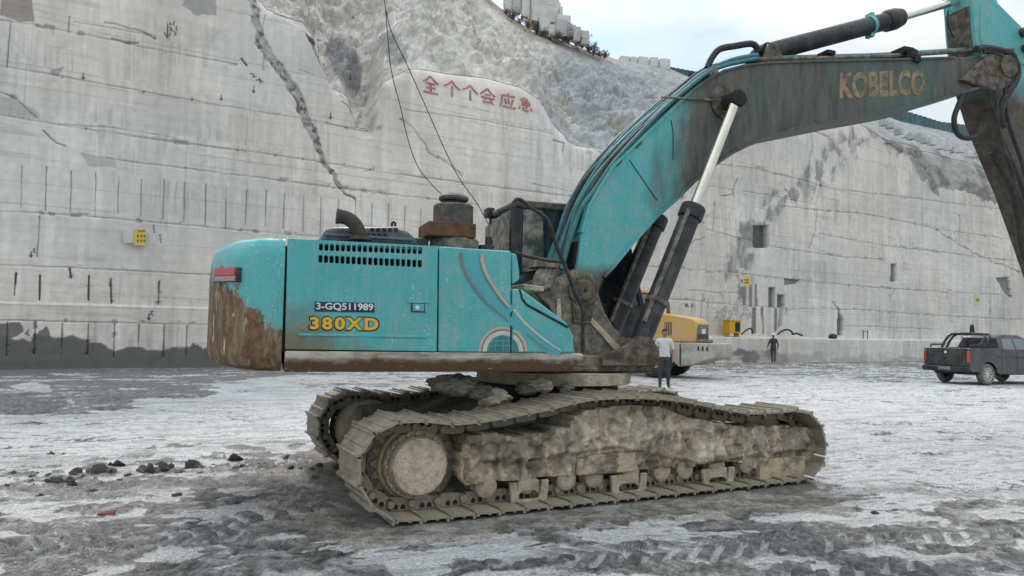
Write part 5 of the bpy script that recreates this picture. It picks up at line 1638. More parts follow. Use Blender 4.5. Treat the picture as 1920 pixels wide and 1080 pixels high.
# ------------------------------------------------------------------ paint on the quarry face (parts of the wall)
def stroke(mb, pts, w, off=.02):
    """a brush stroke lying on the rock, pts and width in photo pixels"""
    P = []
    for (x0, y0), (x1, y1) in zip(pts[:-1], pts[1:]):
        n = max(2, int(math.hypot(x1 - x0, y1 - y0) / 3) + 1)
        P += [(x0 + (x1 - x0) * k / n, y0 + (y1 - y0) * k / n) for k in range(n)]
    P.append(pts[-1])
    vs = []
    n = len(P)
    for i, (x, y) in enumerate(P):
        a, b = P[max(i - 1, 0)], P[min(i + 1, n - 1)]
        d = math.hypot(b[0] - a[0], b[1] - a[1]) or 1
        nx, ny = -(b[1] - a[1]) / d * w / 2, (b[0] - a[0]) / d * w / 2
        vs += [wall_surf(x + nx, y + ny, off), wall_surf(x - nx, y - ny, off)]
    mb.add(vs, [(2 * i, 2 * i + 1, 2 * i + 3, 2 * i + 2) for i in range(n - 1)])

M['red_paint'] = simple('faded_red_paint', (0.40, 0.13, 0.135), (0.46, 0.27, 0.26), 0.9, scale=3, lo=0.42, hi=0.68)
M['black_paint'] = simple('black_paint', (0.07, 0.07, 0.07), (0.14, 0.14, 0.14), 0.9, scale=3)
GLY = {
    'quan': [[(.5, 1), (.3, .8), (0, .6)], [(.5, 1), (.75, .75), (1, .55)], [(.2, .56), (.8, .52)], [(.2, .3), (.8, .28)], [(.02, .02), (.98, -.02)], [(.5, .55), (.5, 0)]],
    'ge': [[(.5, 1), (.3, .78), (0, .62)], [(.5, 1), (.72, .7), (1, .48)], [(.5, .66), (.5, 0)]],
    'hui': [[(.5, 1), (.3, .8), (0, .58)], [(.5, 1), (.7, .75), (1, .5)], [(.3, .58), (.7, .55)], [(.05, .38), (.95, .33)], [(.45, .33), (.15, .06), (.8, .08)], [(.65, .24), (.9, -.05)]],
    'ying': [[(.5, 1), (.54, .88)], [(.12, .84), (.95, .80)], [(.14, .84), (.12, .35), (0, 0)], [(.3, .62), (.40, .22)], [(.52, .66), (.58, .26)], [(.84, .62), (.70, .14)], [(.2, .06), (.98, .0)]],
    'ji': [[(.42, 1), (.1, .72)], [(.36, .9), (.66, .87), (.56, .72)], [(.2, .71), (.8, .68), (.8, .42)], [(.2, .56), (.8, .54)], [(.2, .42), (.8, .40)], [(.08, .26), (0, .06)], [(.3, .26), (.36, .03), (.72, .0)], [(.5, .28), (.58, .15)], [(.85, .27), (1, .06)]],
}
for nm, x0, x1, y0, y1 in (('quan', 794, 823, 139, 171), ('ge', 834, 863, 148, 179), ('ge', 868, 897, 156, 186), ('hui', 901, 929, 163, 191), ('ying', 938, 968, 172, 199), ('ji', 974, 999, 180, 205)):
    mb = MB()
    for st in GLY[nm]:
        stroke(mb, [(x0 + u * (x1 - x0), y1 - v * (y1 - y0) + 5.0 * u) for u, v in st], 3.3 if nm != 'ji' else 2.7, .03)
    mb.build('painted_character', M['red_paint'], WALL, smooth=0)
def arrow(x, y, h, w=1.4):
    mb = MB()
    stroke(mb, [(x + .5, y), (x, y + h)], w)
    stroke(mb, [(x - h * .22, y + h * .62), (x, y + h), (x + h * .25, y + h * .66)], w)
    mb.build('painted_arrow', M['black_paint'], WALL, smooth=0)
for a in ((314, 43, 27, 1.8), (156, 136, 12, 1.6), (415, 177, 11, 1.6), (620, 210, 13, 1.8), (58, 471, 11, 2.0), (279, 587, 13, 2.2), (360, 181, 7, 1.2), (476, 160, 14, 1.4), (1292, 415, 8, 1.2), (1905, 300, 7, 1.2)):
    arrow(*a)
for pts in ([(321, 41), (319, 45), (322, 46), (320, 44)], [(327, 39), (325, 46)], [(330, 48), (332, 51), (330, 54), (333, 57)], [(318, 50), (323, 53), (319, 56), (324, 57)], [(326, 58), (331, 62), (327, 66)],
            [(470, 137), (478, 139), (474, 144), (482, 143)], [(486, 145), (488, 149), (494, 153)], [(480, 150), (486, 148), (490, 156)], [(451, 108), (458, 115), (463, 121)],
            [(61, 467), (66, 466), (62, 472), (67, 473)], [(281, 584), (287, 583), (283, 588), (287, 592)], [(1285, 568), (1287, 576), (1290, 568), (1291, 576)], [(1297, 569), (1300, 571), (1297, 573), (1300, 576)],
            [(1275, 366), (1282, 368), (1278, 372)]):
    mb = MB()
    stroke(mb, pts, 1.5)
    mb.build('painted_number', M['black_paint'], WALL, smooth=0)

# ------------------------------------------------------------------ signs on the face
M['sign_yellow'] = simple('yellow_sign', (0.66, 0.46, 0.06), (0.60, 0.45, 0.13), 0.6, scale=3)
M['sign_pale'] = simple('pale_sign', (0.56, 0.56, 0.52), (0.50, 0.51, 0.48), 0.7, scale=3)
M['sign_faded'] = simple('faded_yellow_sign', (0.58, 0.53, 0.27), (0.54, 0.54, 0.42), 0.7, scale=3)
M['sign_red'] = simple('red_strip', (0.40, 0.10, 0.05), (0.34, 0.13, 0.08), 0.6)
M['sign_ink'] = simple('sign_ink', (0.10, 0.075, 0.02), (0.16, 0.12, 0.04), 0.7)
def sign(label, rects, group='safety signs on the quarry face'):
    root = None
    for nm, x0, y0, x1, y1, mat, off in rects:
        c = [wall_pt(x, y, -off) for x, y in ((x0, y0), (x1, y0), (x1, y1), (x0, y1))]
        if root is None:
            o = sum(c) / 4
            root = empty('warning_sign', o.tolist(), WANG)
            tag(root, label, 'sign', group)
        loc = [((p - o) @ WD, (p - o) @ WN, p[2] - o[2]) for p in c]
        MB().add(loc + [(a, b + .03, d) for a, b, d in loc], [(0, 1, 2, 3), (7, 6, 5, 4), (0, 4, 5, 1), (1, 5, 6, 2), (2, 6, 7, 3), (3, 7, 4, 0)]).build(nm, mat, root, smooth=0)
    return root
R_ = [('panel', 250, 431, 272, 461, M['sign_yellow'], .12), ('pale_panel', 231, 432, 249.7, 456, M['sign_pale'], .10), ('header_strip', 258, 432.5, 271, 435, M['sign_red'], .135)]
for y0 in (441, 450):
    for k, x0 in enumerate((256, 262.5, 268)):
        R_ += [('glyph', x0, y0, x0 + 3.6, y0 + 1.2, M['sign_ink'], .13), ('glyph', x0 + .4, y0 + 2.2, x0 + 3.2, y0 + 3.1, M['sign_ink'], .13), ('glyph', x0 + 1.3, y0 + .2, x0 + 2.3, y0 + 5.2, M['sign_ink'], .134)]
sign('small yellow notice with red top strip and pale left half, left of the excavator', R_)
sign('yellow warning sign on the face above the yellow loader and box', [('panel', 1391, 518, 1403, 537, M['sign_yellow'], .12), ('pale_panel', 1385, 517, 1390.8, 537.5, M['sign_pale'], .12), ('glyph', 1386.5, 524, 1389.5, 530, M['sign_red'], .135), ('glyph', 1393, 524, 1401, 526, M['sign_ink'], .135), ('glyph', 1393, 529, 1401, 531, M['sign_ink'], .135)])
sign('faded pale yellow notice on the face above the black pickup', [('panel', 1824, 548, 1834.5, 574, M['sign_faded'], .12), ('glyph', 1826, 560, 1833, 562, M['sign_ink'], .135), ('glyph', 1827, 563.5, 1833, 565, M['sign_ink'], .135)])

# ------------------------------------------------------------------ cables hanging down the face
for lab, pts in (('black cable hanging down the face in a slack curve to the air cleaner', [(704, -40), (712, 40), (716, 90), (720, 130), (727, 165), (738, 205), (748, 250), (760, 292), (775, 325), (798, 352), (826, 380)]),
                 ('black cable running straight down the face to the excavator cab', [(712, 30), (722, 70), (745, 118), (768, 168), (792, 222), (820, 285), (848, 340), (882, 388), (914, 448)])):
    P = [wall_pt(x, y, -.7) for x, y in smooth_path(pts, 40)]
    tag(MB().tube(P, .021, 6).build('cable', M['rubber']), lab, 'cable', 'cables down the quarry face')

# ------------------------------------------------------------------ fence, stone blocks and scrub along the crest
FX = [1250, 1330, 1400, 1640, 1693, 1767, 1830, 1920, 2150]
FY = [124, 138, 160, 199, 205, 228, 236, 260, 305]
M['fence'] = simple('blue_green_sheet', (0.055, 0.115, 0.125), (0.085, 0.145, 0.15), 0.6, scale=1.5)
pts, tops = [], []
for x in np.arange(1250, 2150, 2.2):
    s_ = skyline(x)
    yt = np.interp(x, FX, FY)
    s2 = s_ + np.array([0, .3, 0])
    t_ = at_depth(x, yt, s2[1])
    pts.append((s2[0], s2[1], s2[2] - .3))
    tops.append(max(t_[2], s2[2] + .35))
fb = MB()
vs = []
for i, (p, t_) in enumerate(zip(pts, tops)):
    w = .05 * (1 if (i % 4) < 2 else -1)
    for y_ in (w, w + .02):
        vs += [(p[0], p[1] + y_, p[2]), (p[0], p[1] + y_, t_)]
n = len(pts)
fs = []
for i in range(n - 1):
    a, b = 4 * i, 4 * i + 4
    fs += [(a, b, b + 1, a + 1), (a + 3, b + 3, b + 2, a + 2), (a + 1, b + 1, b + 3, a + 3), (a + 2, b + 2, b, a)]
fb.add(vs, fs)
fence = fb.build('metal_fence', M['fence'], None, smooth=0)
tag(fence, 'blue green corrugated sheet fence along the top of the quarry', 'fence')

M['marble'] = simple('white_marble_block', (0.62, 0.61, 0.58), (0.50, 0.49, 0.46), 0.8, scale=1.2, bd=.02)
M['marble_grey'] = simple('grey_marble_block', (0.45, 0.455, 0.44), (0.36, 0.36, 0.345), 0.8, scale=1.2, bd=.02)
def block(x0, x1, y0, y1, Y, label, group, dark=False, name='stone_block', depth=None, rz=.18):
    a, b = at_depth(x0, y1, Y), at_depth(x1, y1, Y)
    t_ = at_depth((x0 + x1) / 2, y0, Y)
    w, h = b[0] - a[0], t_[2] - a[2]
    d = depth or max(w * .8, .5)
    bm = bmesh.new()
    bmesh.ops.create_cube(bm, size=1)
    bmesh.ops.subdivide_edges(bm, edges=bm.edges[:], cuts=3, use_grid_fill=True)
    for v in bm.verts:
        v.co = Vector((v.co.x * w, v.co.y * d, (v.co.z + .5) * h)) + Vector([random.uniform(-.03, .03) * min(w, h) for _ in range(3)])
    me = bpy.data.meshes.new(name)
    bm.to_mesh(me)
    bm.free()
    o = link_mesh(name, me, M['marble_grey' if dark else 'marble'], None, smooth=.5)
    o.location = ((a[0] + b[0]) / 2, Y + d * .5, a[2])
    o.rotation_euler = (0, 0, rz + random.uniform(-.05, .05))
    return tag(o, label, 'stone block', group)
random.seed(3)
G1 = 'white stone blocks stacked on the hill crest'
Yc = float(skyline(1020)[1])
for x0, x1, y0, y1, dk in ((992, 1048, 2, 33, 0), (992, 1046, -32, 1.5, 0), (1000, 1044, -66, -33, 0), (1049, 1054, 12, 32, 0), (960, 976, -18, 17, 1), (944, 959, -14, 14, 0), (1028, 1041, 46, 61, 0), (1042, 1069, 27, 47, 0), (1040, 1064, 36, 60, 1), (1064, 1078, 46, 62, 1),
                           (1074, 1088, 50, 70, 1), (1089, 1103, 57, 76, 1), (1010, 1030, 33, 52, 0), (977, 991, -30, 24, 0)):
    block(x0, x1, y0, y1 + 6, Yc - (1.5 if y0 > 30 else 0), 'large square stone block in the stack on the hill crest beside the sky' if not dk else 'greyer square stone block in the stack on the hill crest', G1, dk)
Y2 = float(skyline(1210)[1])
for x0, x1, y0, y1 in ((1163, 1180, 105, 116), (1182, 1193, 106, 117), (1196, 1215, 106, 121), (1219, 1234, 107, 122), (1236, 1256, 110, 124)):
    block(x0, x1, y0, y1 + 5, Y2, 'small pale stone block in the row on the crest left of the boom', 'small stone blocks on the crest left of the boom')
x = 1660.0
k = 0
while x < 1965:
    k += 1
    w = random.uniform(3.5, 8.5)
    yb = np.interp(x, BX, BY) - random.uniform(0, 4.5)
    Yb = wall_pt(x, yb)[1] + random.uniform(.8, 2.6)
    block(x - w, x + w, yb - random.uniform(3, 9), yb + 5, Yb, 'whitish rough stone block in the row below the sheet fence', 'stone blocks under the sheet fence', random.random() < .45, rz=WANG + random.uniform(-.5, .5))
    x += w + random.uniform(3, 11)

M['scrub'] = simple('dry_scrub', (0.105, 0.085, 0.06), (0.16, 0.135, 0.10), 0.9, scale=3)
M['scrub_green'] = simple('grey_green_scrub', (0.085, 0.095, 0.06), (0.13, 0.125, 0.085), 0.9, scale=3)
def shrub(mat, seed):
    rnd = random.Random(seed)
    tw, lf = MB(), MB()
    for k in range(14):
        a, r = rnd.uniform(0, 6.28), rnd.uniform(.1, .65)
        tip = (r * math.cos(a), r * math.sin(a), rnd.uniform(.35, 1.05))
        md = (tip[0] * .4, tip[1] * .4, tip[2] * .55)
        tw.tube([(0, 0, -.1), md, tip], [.02, .012, .004], 4)
        for q in range(26):
            t_ = rnd.uniform(.3, 1.05)
            c = [tip[i] * t_ + rnd.gauss(0, .07) for i in range(3)]
            d1 = Vector([rnd.gauss(0, 1) for _ in range(3)]).normalized() * .06
            d2 = Vector([rnd.gauss(0, 1) for _ in range(3)]).normalized() * .04
            c = Vector(c)
            lf.add([c - d1, c + d2, c + d1, c - d2], [(0, 1, 2, 3)])
    return tw.mesh('twigs'), lf.mesh('foliage')
protos = [shrub(m, i) for i, m in enumerate(('scrub', 'scrub', 'scrub_green'))]
for i, (a, b) in enumerate(protos):
    a.materials.append(M['scrub'])
    b.materials.append(M['scrub_green' if i == 2 else 'scrub'])
random.seed(9)
for k, (x, y, h) in enumerate(((948, 26, 14), (963, 34, 18), (976, 40, 14), (990, 50, 18), (1006, 60, 22), (1018, 66, 16), (1030, 72, 14), (1044, 72, 16), (1056, 74, 20), (1066, 78, 24), (1080, 82, 18), (1092, 86, 22), (1104, 94, 20), (1112, 100, 16), (1124, 104, 14), (1134, 106, 16))):
    p = skyline(x)
    Y = p[1] - 2.2 if k % 2 else p[1] - .8
    q = at_depth(x, y + 3, Y)
    e = empty('dry_shrub', q.tolist(), random.uniform(0, 6))
    sc_ = h / F_PX * Y * 1.15
    e.scale = (sc_ * random.uniform(1.0, 1.5), sc_ * 1.2, sc_)
    tag(e, ('brown dry shrub on the hill crest below the stone blocks' if k % 3 != 2 else 'grey green shrub on the hill crest below the stone blocks'), 'shrub', 'dry shrubs along the hill crest')
    for me in protos[k % 3]:
        o = bpy.data.objects.new(me.name.split('.')[0], me)
        COL.objects.link(o)
        o.parent = e

# ------------------------------------------------------------------ things on the bench at the foot of the face
def bench(px, off=.45):
    q = wall_pt(px, 628, off)
    return np.array([q[0], q[1], 1.50])
M['box_yellow'] = simple('yellow_cabinet', (0.60, 0.36, 0.02), (0.48, 0.28, 0.03), 0.5, scale=3)
b_ = bench(1381, .35)
eb = tag(empty('electrical_cabinet', b_.tolist(), WANG - .1), 'yellow metal cabinet with one open side standing on the rock bench', 'cabinet')
MB().box((-.46, -.25, .22), (.46, -.22, .92)).box((-.46, .22, .22), (.46, .25, .92)).box((-.46, -.22, .22), (-.43, .22, .92)).box((.43, -.22, .22), (.46, .22, .92)).box((-.43, -.22, .22), (.43, .22, .25)).build('cabinet_shell', M['box_yellow'], eb, smooth=0)
MB().box((-.50, -.30, .923), (.50, .28, .96)).build('cabinet_roof', M['box_yellow'], eb, bevel=.01)
MB().box((.02, -.262, .30), (.38, -.252, .84)).build('opening_shade', M['dark'], eb, smooth=0)  # dark slab on the closed front, standing for the shaded inside
MB().box((-.42, -.275, .27), (-.02, -.255, .88)).build('cabinet_door', M['box_yellow'], eb, bevel=.005)
for x in (-.38, .34):
    MB().box((x, -.2, 0), (x + .05, .2, .218)).build('cabinet_leg', M['box_yellow'], eb, smooth=0)
for lab, pts, r in (('black hose looping up from the bench beside the yellow cabinet', [(1398, 627), (1406, 620), (1413, 616), (1418, 619), (1418, 626)], .05), ('coil of black hose lying on the bench above the worker', [(1466, 627), (1474, 621), (1484, 618), (1492, 622), (1494, 627), (1500, 625), (1512, 629)], .06)):
    P = [np.array([*wall_pt(x, y, .3)[:2], wall_pt(x, y, .3)[2]]) for x, y in smooth_path(pts, 20)]
    tag(MB().tube(P, r, 8).build('hose', M['rubber']), lab, 'hose')
b_ = bench(1572, .4)
bm = bmesh.new()
bmesh.ops.create_icosphere(bm, subdivisions=3, radius=.26)
for v in bm.verts:
    v.co = Vector((v.co.x * 1.1, v.co.y, max(v.co.z, -.12) * .8 + .10)) * (1 + .2 * (float(vn(np.array(v.co.x * 6), np.array(v.co.z * 6 + v.co.y * 5), 4)) - .5))
me = bpy.data.meshes.new('black_bag')
bm.to_mesh(me)
bm.free()
o = link_mesh('bag', me, M['rubber'])
o.location = b_
tag(o, 'small black bag lying on the rock bench', 'bag')
b_ = bench(1633, .4)
e = tag(empty('rail_frame', b_.tolist(), WANG), 'thin dark metal frame of two posts standing on the bench', 'frame')
for x in (-.25, .25):
    MB().tube([(x, 0, 0), (x, 0, .62)], .035, 8).build('post', M['grime'], e)
MB().tube([(-.34, 0, .50), (.34, 0, .50)], .025, 8).build('crossbar', M['grime'], e)
b_ = bench(1833, .4)
e = tag(empty('bollard', b_.tolist()), 'tapered black post standing on the bench behind the pickup', 'post')
MB().lathe([(.22, 0), (.20, .1), (.17, .9), (.12, 1.25), (.10, 1.27)], n=16).build('shaft', M['rubber'], e)
MB().lathe([(.30, 0), (.30, .05), (.22, .07)], n=16).build('foot', M['rubber'], e)

# ------------------------------------------------------------------ wheel loader behind the excavator
LA = math.atan2(.545, -.84)
LF_, LL_ = np.array([math.cos(LA), math.sin(LA), 0]), np.array([-math.sin(LA), math.cos(LA), 0])
lp0 = at_depth(1303, 640, 26.6) - LF_ * -3.0 - LL_ * .72
LO = tag(empty('wheel_loader', (lp0[0], lp0[1], 0), LA), 'yellow wheel loader with dusty grey rear weight parked behind the boom', 'wheel loader')
LO.scale = (1, 1, .965)
M['lo_yellow'] = simple('loader_yellow', (0.58, 0.33, 0.095), (0.47, 0.36, 0.22), 0.65, scale=2.2, lo=.40, hi=.70)  # loader colours paled, putting distance haze into the albedo
M['lo_grey'] = simple('dusty_loader_grey', (0.44, 0.415, 0.38), (0.30, 0.26, 0.215), 0.75, scale=2.5)
hd = MB().prism([(-3.02, 1.36), (-.75, 1.36), (-.75, 2.55), (-1.2, 2.52), (-2.6, 2.30), (-2.95, 2.22), (-3.06, 2.08)], -.72, .72).build('hood', M['lo_yellow'], LO, bevel=.05, seg=3)
MB().box((-2.12, .715, 1.62), (-1.86, .735, 2.10)).build('side_vent', M['dark'], hd, smooth=0)
for k in range(3):
    MB().box((-2.08 + .08 * k, .733, 1.60), (-2.05 + .08 * k, .745, 2.12)).build('vent_bar', M['lo_yellow'], hd, smooth=0)
MB().box((-3.075, -.58, 1.40), (-3.045, .60, 2.02)).build('rear_grille', M['grime'], hd, smooth=0)
MB().box((-3.085, -.20, 1.68), (-3.07, .20, 1.86)).build('grille_badge', M['white'], hd, smooth=0)
for k in range(7):
    MB().box((-3.09, -.56, 1.44 + .035 * k), (-3.072, .58, 1.452 + .035 * k)).build('grille_bar', M['dusty_black'], hd, smooth=0)
MB().tube([(-1.75, .1, 2.4), (-1.75, .1, 2.72), (-1.72, .1, 2.86), (-1.62, .1, 2.96), (-1.50, .1, 3.0)], .07, 12).build('exhaust_pipe', M['rust_grey'], LO)
MB().prism([(-3.75, .80), (-3.85, .95), (-3.85, 1.34), (-2.55, 1.34), (-2.55, .45), (-2.9, .50)], -.95, .95).build('counterweight', M['lo_grey'], LO, bevel=.05)
for k in range(3):
    MB().box((-3.55 + .16 * k, .952, 1.05), (-3.50 + .16 * k, .965, 1.22)).build('weight_slot', M['dark'], LO, smooth=0)
MB().box((-3.5, .2, 1.345), (-3.0, .7, 1.47)).build('rear_step', M['grime'], LO, bevel=.03)
MB().prism([(-2.50, 1.34), (-.6, 1.34), (-.6, .62), (-.95, .55), (-1.15, .80), (-1.45, .98), (-1.75, 1.0), (-2.05, .92), (-2.35, .55), (-2.5, .42)], -.98, .98).build('rear_fender', M['lo_grey'], LO, bevel=.05)
MB().box((-2.5, -.45, .45), (2.0, .45, 1.05)).build('chassis', M['grime'], LO, bevel=.04)
cbl = MB().prism([(-.75, 1.36), (.55, 1.36), (.60, 2.2), (.35, 3.25), (-.70, 3.25)], -.66, .66).build('cab', M['glass'], LO, bevel=.03)
MB().box((-.85, -.74, 3.255), (.48, .74, 3.38)).build('cab_roof', M['lo_yellow'], cbl, bevel=.04)
for x, y in ((-.72, .62), (.50, .62), (-.72, -.66), (.50, -.66)):
    MB().tube([(x, y + .02, 1.36), (x - (.12 if x > 0 else 0), y + .02, 3.25)], .055, 8).build('cab_post', M['lo_yellow'], cbl)
MB().prism([(.7, .6), (2.2, .6), (2.2, 1.1), (1.6, 1.9), (1.1, 1.9), (.7, 1.2)], -.42, .42).build('front_frame', M['lo_yellow'], LO, bevel=.04)
for y in (-.50, .50):
    MB().prism([(1.25, 1.75), (1.45, 1.80), (3.1, .75), (3.25, .35), (3.05, .35), (2.6, .75)], y - .06, y + .06).build('lift_arm', M['lo_yellow'], LO, bevel=.02)
MB().prism([(3.1, .9), (3.0, .35), (3.2, .08), (4.3, .05), (4.3, .09), (3.28, .14), (3.12, .4), (3.2, .85)], -1.25, 1.25).build('bucket', M['grime'], LO, bevel=.01)
def wheel(x, y, z, r, w, par, sgn, rimr, spokes=0, rim_mat='lo_yellow', tyre_mat='rubber'):
    e_ = empty('wheel')
    e_.parent = par
    e_.location = (x, y, z)
    MB().lathe([(rimr, -w / 2 + .02), (r * .86, -w / 2), (r * .97, -w / 2 + .04), (r, -w / 4), (r, w / 4), (r * .97, w / 2 - .04), (r * .86, w / 2), (rimr, w / 2 - .02), (rimr, -w / 2 + .02)], axis='Y', n=36, caps=False).build('tyre', M[tyre_mat], e_)
    rm = MB().lathe([(rimr * 1.02, -w / 2 + .05), (rimr * 1.02, w / 2 - .05)], axis='Y', n=32, caps=False)
    f_ = sgn * (w / 2 - .03)
    rm.lathe([(rimr * 1.0, f_ - sgn * .02), (rimr * 1.03, f_), (rimr * .90, f_), (rimr * .87, f_ - sgn * .03)], axis='Y', n=32, caps=False)
    if spokes:
        MB().lathe([(rimr * .88, f_ - sgn * .06), (.02, f_ - sgn * .06)], axis='Y', n=28).build('dark_rim_dish', M['dark'], e_)  # rim dish coloured dark so the spokes stand out against it
    else:
        rm.lathe([(rimr * .88, f_ - sgn * .05), (.01, f_ - sgn * .05)], axis='Y', n=28)
    for k in range(spokes):
        th = 2 * math.pi * k / spokes
        rm.box((-.022, min(f_ - sgn * .045, f_ - sgn * .005), .03), (.022, max(f_ - sgn * .045, f_ - sgn * .005), rimr * .95), M=Matrix.Rotation(th, 4, 'Y'))
    rm.lathe([(rimr * .28, f_ - sgn * .05), (rimr * .22, f_ + sgn * .01)], axis='Y', n=16)
    rm.build('rim', M[rim_mat], e_)
    return e_
for x in (-1.62, 1.45):
    for y in (-.98, .98):
        wheel(x, y, .66, .66, .46, LO, 1 if y > 0 else -1, .30)

M['dusty_tyre'] = simple('dusty_tyre', (0.20, 0.195, 0.18), (0.07, 0.07, 0.068), 0.85, scale=7, lo=.42, hi=.7)
# ------------------------------------------------------------------ black pickup on the right
PA_ = math.radians(22)
PF, PL = np.array([math.cos(PA_), math.sin(PA_), 0]), np.array([-math.sin(PA_), math.cos(PA_), 0])
pp = at_ground(1849, 722) + PL * .80
PK = tag(empty('pickup_truck', (pp[0], pp[1], 0.0), PA_), 'dark grey double cab pickup with black roll bar and red tail lamps', 'pickup')
M['pk_paint'] = simple('dusty_dark_grey_car_paint', (0.034, 0.035, 0.038), (0.10, 0.097, 0.092), 0.28, scale=2.2, spec=.6, lo=.42, hi=.8)
M['pk_plastic'] = simple('black_plastic', (0.018, 0.019, 0.02), (0.05, 0.05, 0.05), 0.6, scale=4)
M['pk_rim'] = simple('dusty_alloy', (0.56, 0.545, 0.51), (0.42, 0.40, 0.37), 0.5, scale=8)
M['pk_glass'] = simple('tinted_window', (0.07, 0.10, 0.11), (0.12, 0.15, 0.155), 0.05, spec=1.0, scale=2)
def arch(cx, r, z0, n=9):
    return [(cx + r * math.cos(t), .375 + r * math.sin(t)) for t in np.linspace(math.pi - math.asin((z0 - .375) / r), math.asin((z0 - .375) / r), n)]
body_o = [(-.93, .55), (-.93, 1.27), (-.90, 1.30), (.66, 1.31), (.70, 1.26), (2.55, 1.22), (3.05, 1.20), (3.75, 1.08), (4.02, .95), (4.06, .55), (4.0, .42)] + arch(3.12, .46, .42)[::-1] + [(2.6, .40), (.55, .40)] + arch(0, .46, .44)[::-1] + [(-.5, .46), (-.85, .48)]
pb_ = MB().prism(body_o, -.90, .90).build('body', M['pk_paint'], PK)
cutb = MB().box((-.86, -.76, .72), (.60, .76, 1.5)).build('cutter', M['pk_plastic'], PK, smooth=0)
boolean_cut(pb_, cutb)
bv = pb_.modifiers.new('bevel', 'BEVEL')
bv.width, bv.segments, bv.limit_method, bv.angle_limit = .055, 4, 'ANGLE', .6
gh_o = [(.68, 1.24), (.80, 1.70), (.95, 1.79), (1.35, 1.82), (1.95, 1.80), (2.25, 1.70), (2.75, 1.21)]
gh_i = gh_o
cbk = MB()
nG = len(gh_o)
lo_ = [(x, -.86, z) if z < 1.5 else (x, -.66, z) for x, z in gh_o]
hi_ = [(x, -y, z) for x, y, z in lo_]
cbk.add(lo_ + hi_, [list(range(nG)), list(range(2 * nG - 1, nG - 1, -1))] + [(i, nG + i, nG + (i + 1) % nG, (i + 1) % nG) for i in range(nG)])
ck = cbk.build('cabin', M['pk_paint'], PK, bevel=.05, seg=3)
def side_win(x0, x1, x0t, x1t, sgn, nm='side_window'):
    z0, z1 = 1.27, 1.66
    f_ = lambda z: -.86 + (.20) * (z - 1.22) / (.53)
    vs = [(x0, f_(z0) - .008, z0), (x1, f_(z0) - .008, z0), (x1t, f_(z1) - .008, z1), (x0t, f_(z1) - .008, z1)]
    vs = [(a, b * sgn, c) for a, b, c in vs]
    MB().add(vs + [(a, b * .96, c) for a, b, c in vs], [(0, 1, 2, 3), (7, 6, 5, 4), (0, 4, 5, 1), (1, 5, 6, 2), (2, 6, 7, 3), (3, 7, 4, 0)]).build(nm, M['pk_glass'], ck, smooth=0)
for sg in (1, -1):
    side_win(.86, 1.50, .96, 1.50, sg)
    side_win(1.57, 2.48, 1.57, 2.10, sg)
rw = [(.70, -.70, 1.34), (.70, .70, 1.34), (.775, .60, 1.66), (.775, -.60, 1.66)]
MB().add([(a - .012, b, c) for a, b, c in rw] + [(a + .02, b, c) for a, b, c in rw], [(0, 1, 2, 3), (7, 6, 5, 4), (0, 4, 5, 1), (1, 5, 6, 2), (2, 6, 7, 3), (3, 7, 4, 0)]).build('rear_window', M['glass'], ck, smooth=0)
tg = MB().prism([(-.955, .66), (-.965, 1.0), (-.955, 1.285), (-.925, 1.30), (-.92, .66)], -.74, .74).build('tailgate', M['pk_paint'], PK, bevel=.012)
MB().box((-.972, -.13, 1.10), (-.958, .13, 1.17)).build('tailgate_handle', M['pk_plastic'], tg, bevel=.006)
MB().lathe([(.05, -.985), (.045, -.972)], (0, 0, 1.14), 'X', 16).build('badge', M['white'], tg)
MB().box((-1.06, -.90, .46), (-.90, .90, .64)).build('rear_bumper', M['pk_plastic'], PK, bevel=.03)
MB().box((-1.066, -.24, .51), (-1.055, .24, .62)).build('licence_plate', simple('dull_plate', (.12, .15, .16), (.3, .32, .32), .5, scale=22), PK, smooth=0)
MB().box((-1.075, -.45, .44), (-1.0, .45, .49)).build('tow_bar', M['pk_plastic'], PK, bevel=.012)
for sg in (-1, 1):
    MB().box((-.962, sg * .845 - .048, .80), (-.88, sg * .845 + .062, 1.20)).build('tail_lamp', simple('red_lamp', (.60, .06, .03), (.5, .10, .05), .25, scale=5) if sg < 0 else M['red'], PK, bevel=.015)
M['roll'] = M['pk_plastic']
for xo in (.12, .38):
    hp_ = [(xo - .32, -.74, 1.31), (xo - .20, -.74, 1.50), (xo - .02, -.72, 1.70), (xo + .06, -.62, 1.80), (xo + .08, 0, 1.82), (xo + .06, .62, 1.80), (xo - .02, .72, 1.70), (xo - .20, .74, 1.50), (xo - .32, .74, 1.31)]
    MB().tube(hp_, .045, 10).build('roll_bar', M['pk_plastic'], PK)
for sg in (-1, 1):
    MB().tube([(-.75, sg * .78, 1.31), (-.72, sg * .78, 1.40), (-.2, sg * .77, 1.41), (-.05, sg * .74, 1.42)], .03, 8).build('bed_rail', M['pk_plastic'], PK)
    MB().tube([(.45, sg * .93, 1.0), (2.5, sg * .93, .98)], .008, 6).build('trim_line', M['pk_plastic'], PK)
    MB().box((1.30, sg * .905 - .012, 1.06), (1.46, sg * .905 + .012, 1.10)).build('door_handle', M['pk_paint'], PK, bevel=.006)
    MB().box((2.40, sg * 1.0 - .10, 1.22), (2.52, sg * 1.0 + .07, 1.40)).build('wing_mirror', M['pk_plastic'], PK, bevel=.03)
    MB().box((.55, sg * .86 - .05, .36), (2.6, sg * .86 + .05, .40)).build('side_step', M['pk_plastic'], PK, bevel=.01)
    for x in (.70, 1.53, 2.50):
        MB().box((x - .006, sg * .9005 - .003, .48), (x + .006, sg * .9005 + .003, 1.22)).build('door_gap', M['dark'], PK, smooth=0)
MB().box((-.6, -.75, .35), (3.6, .75, .55)).build('underbody', M['pk_plastic'], PK)
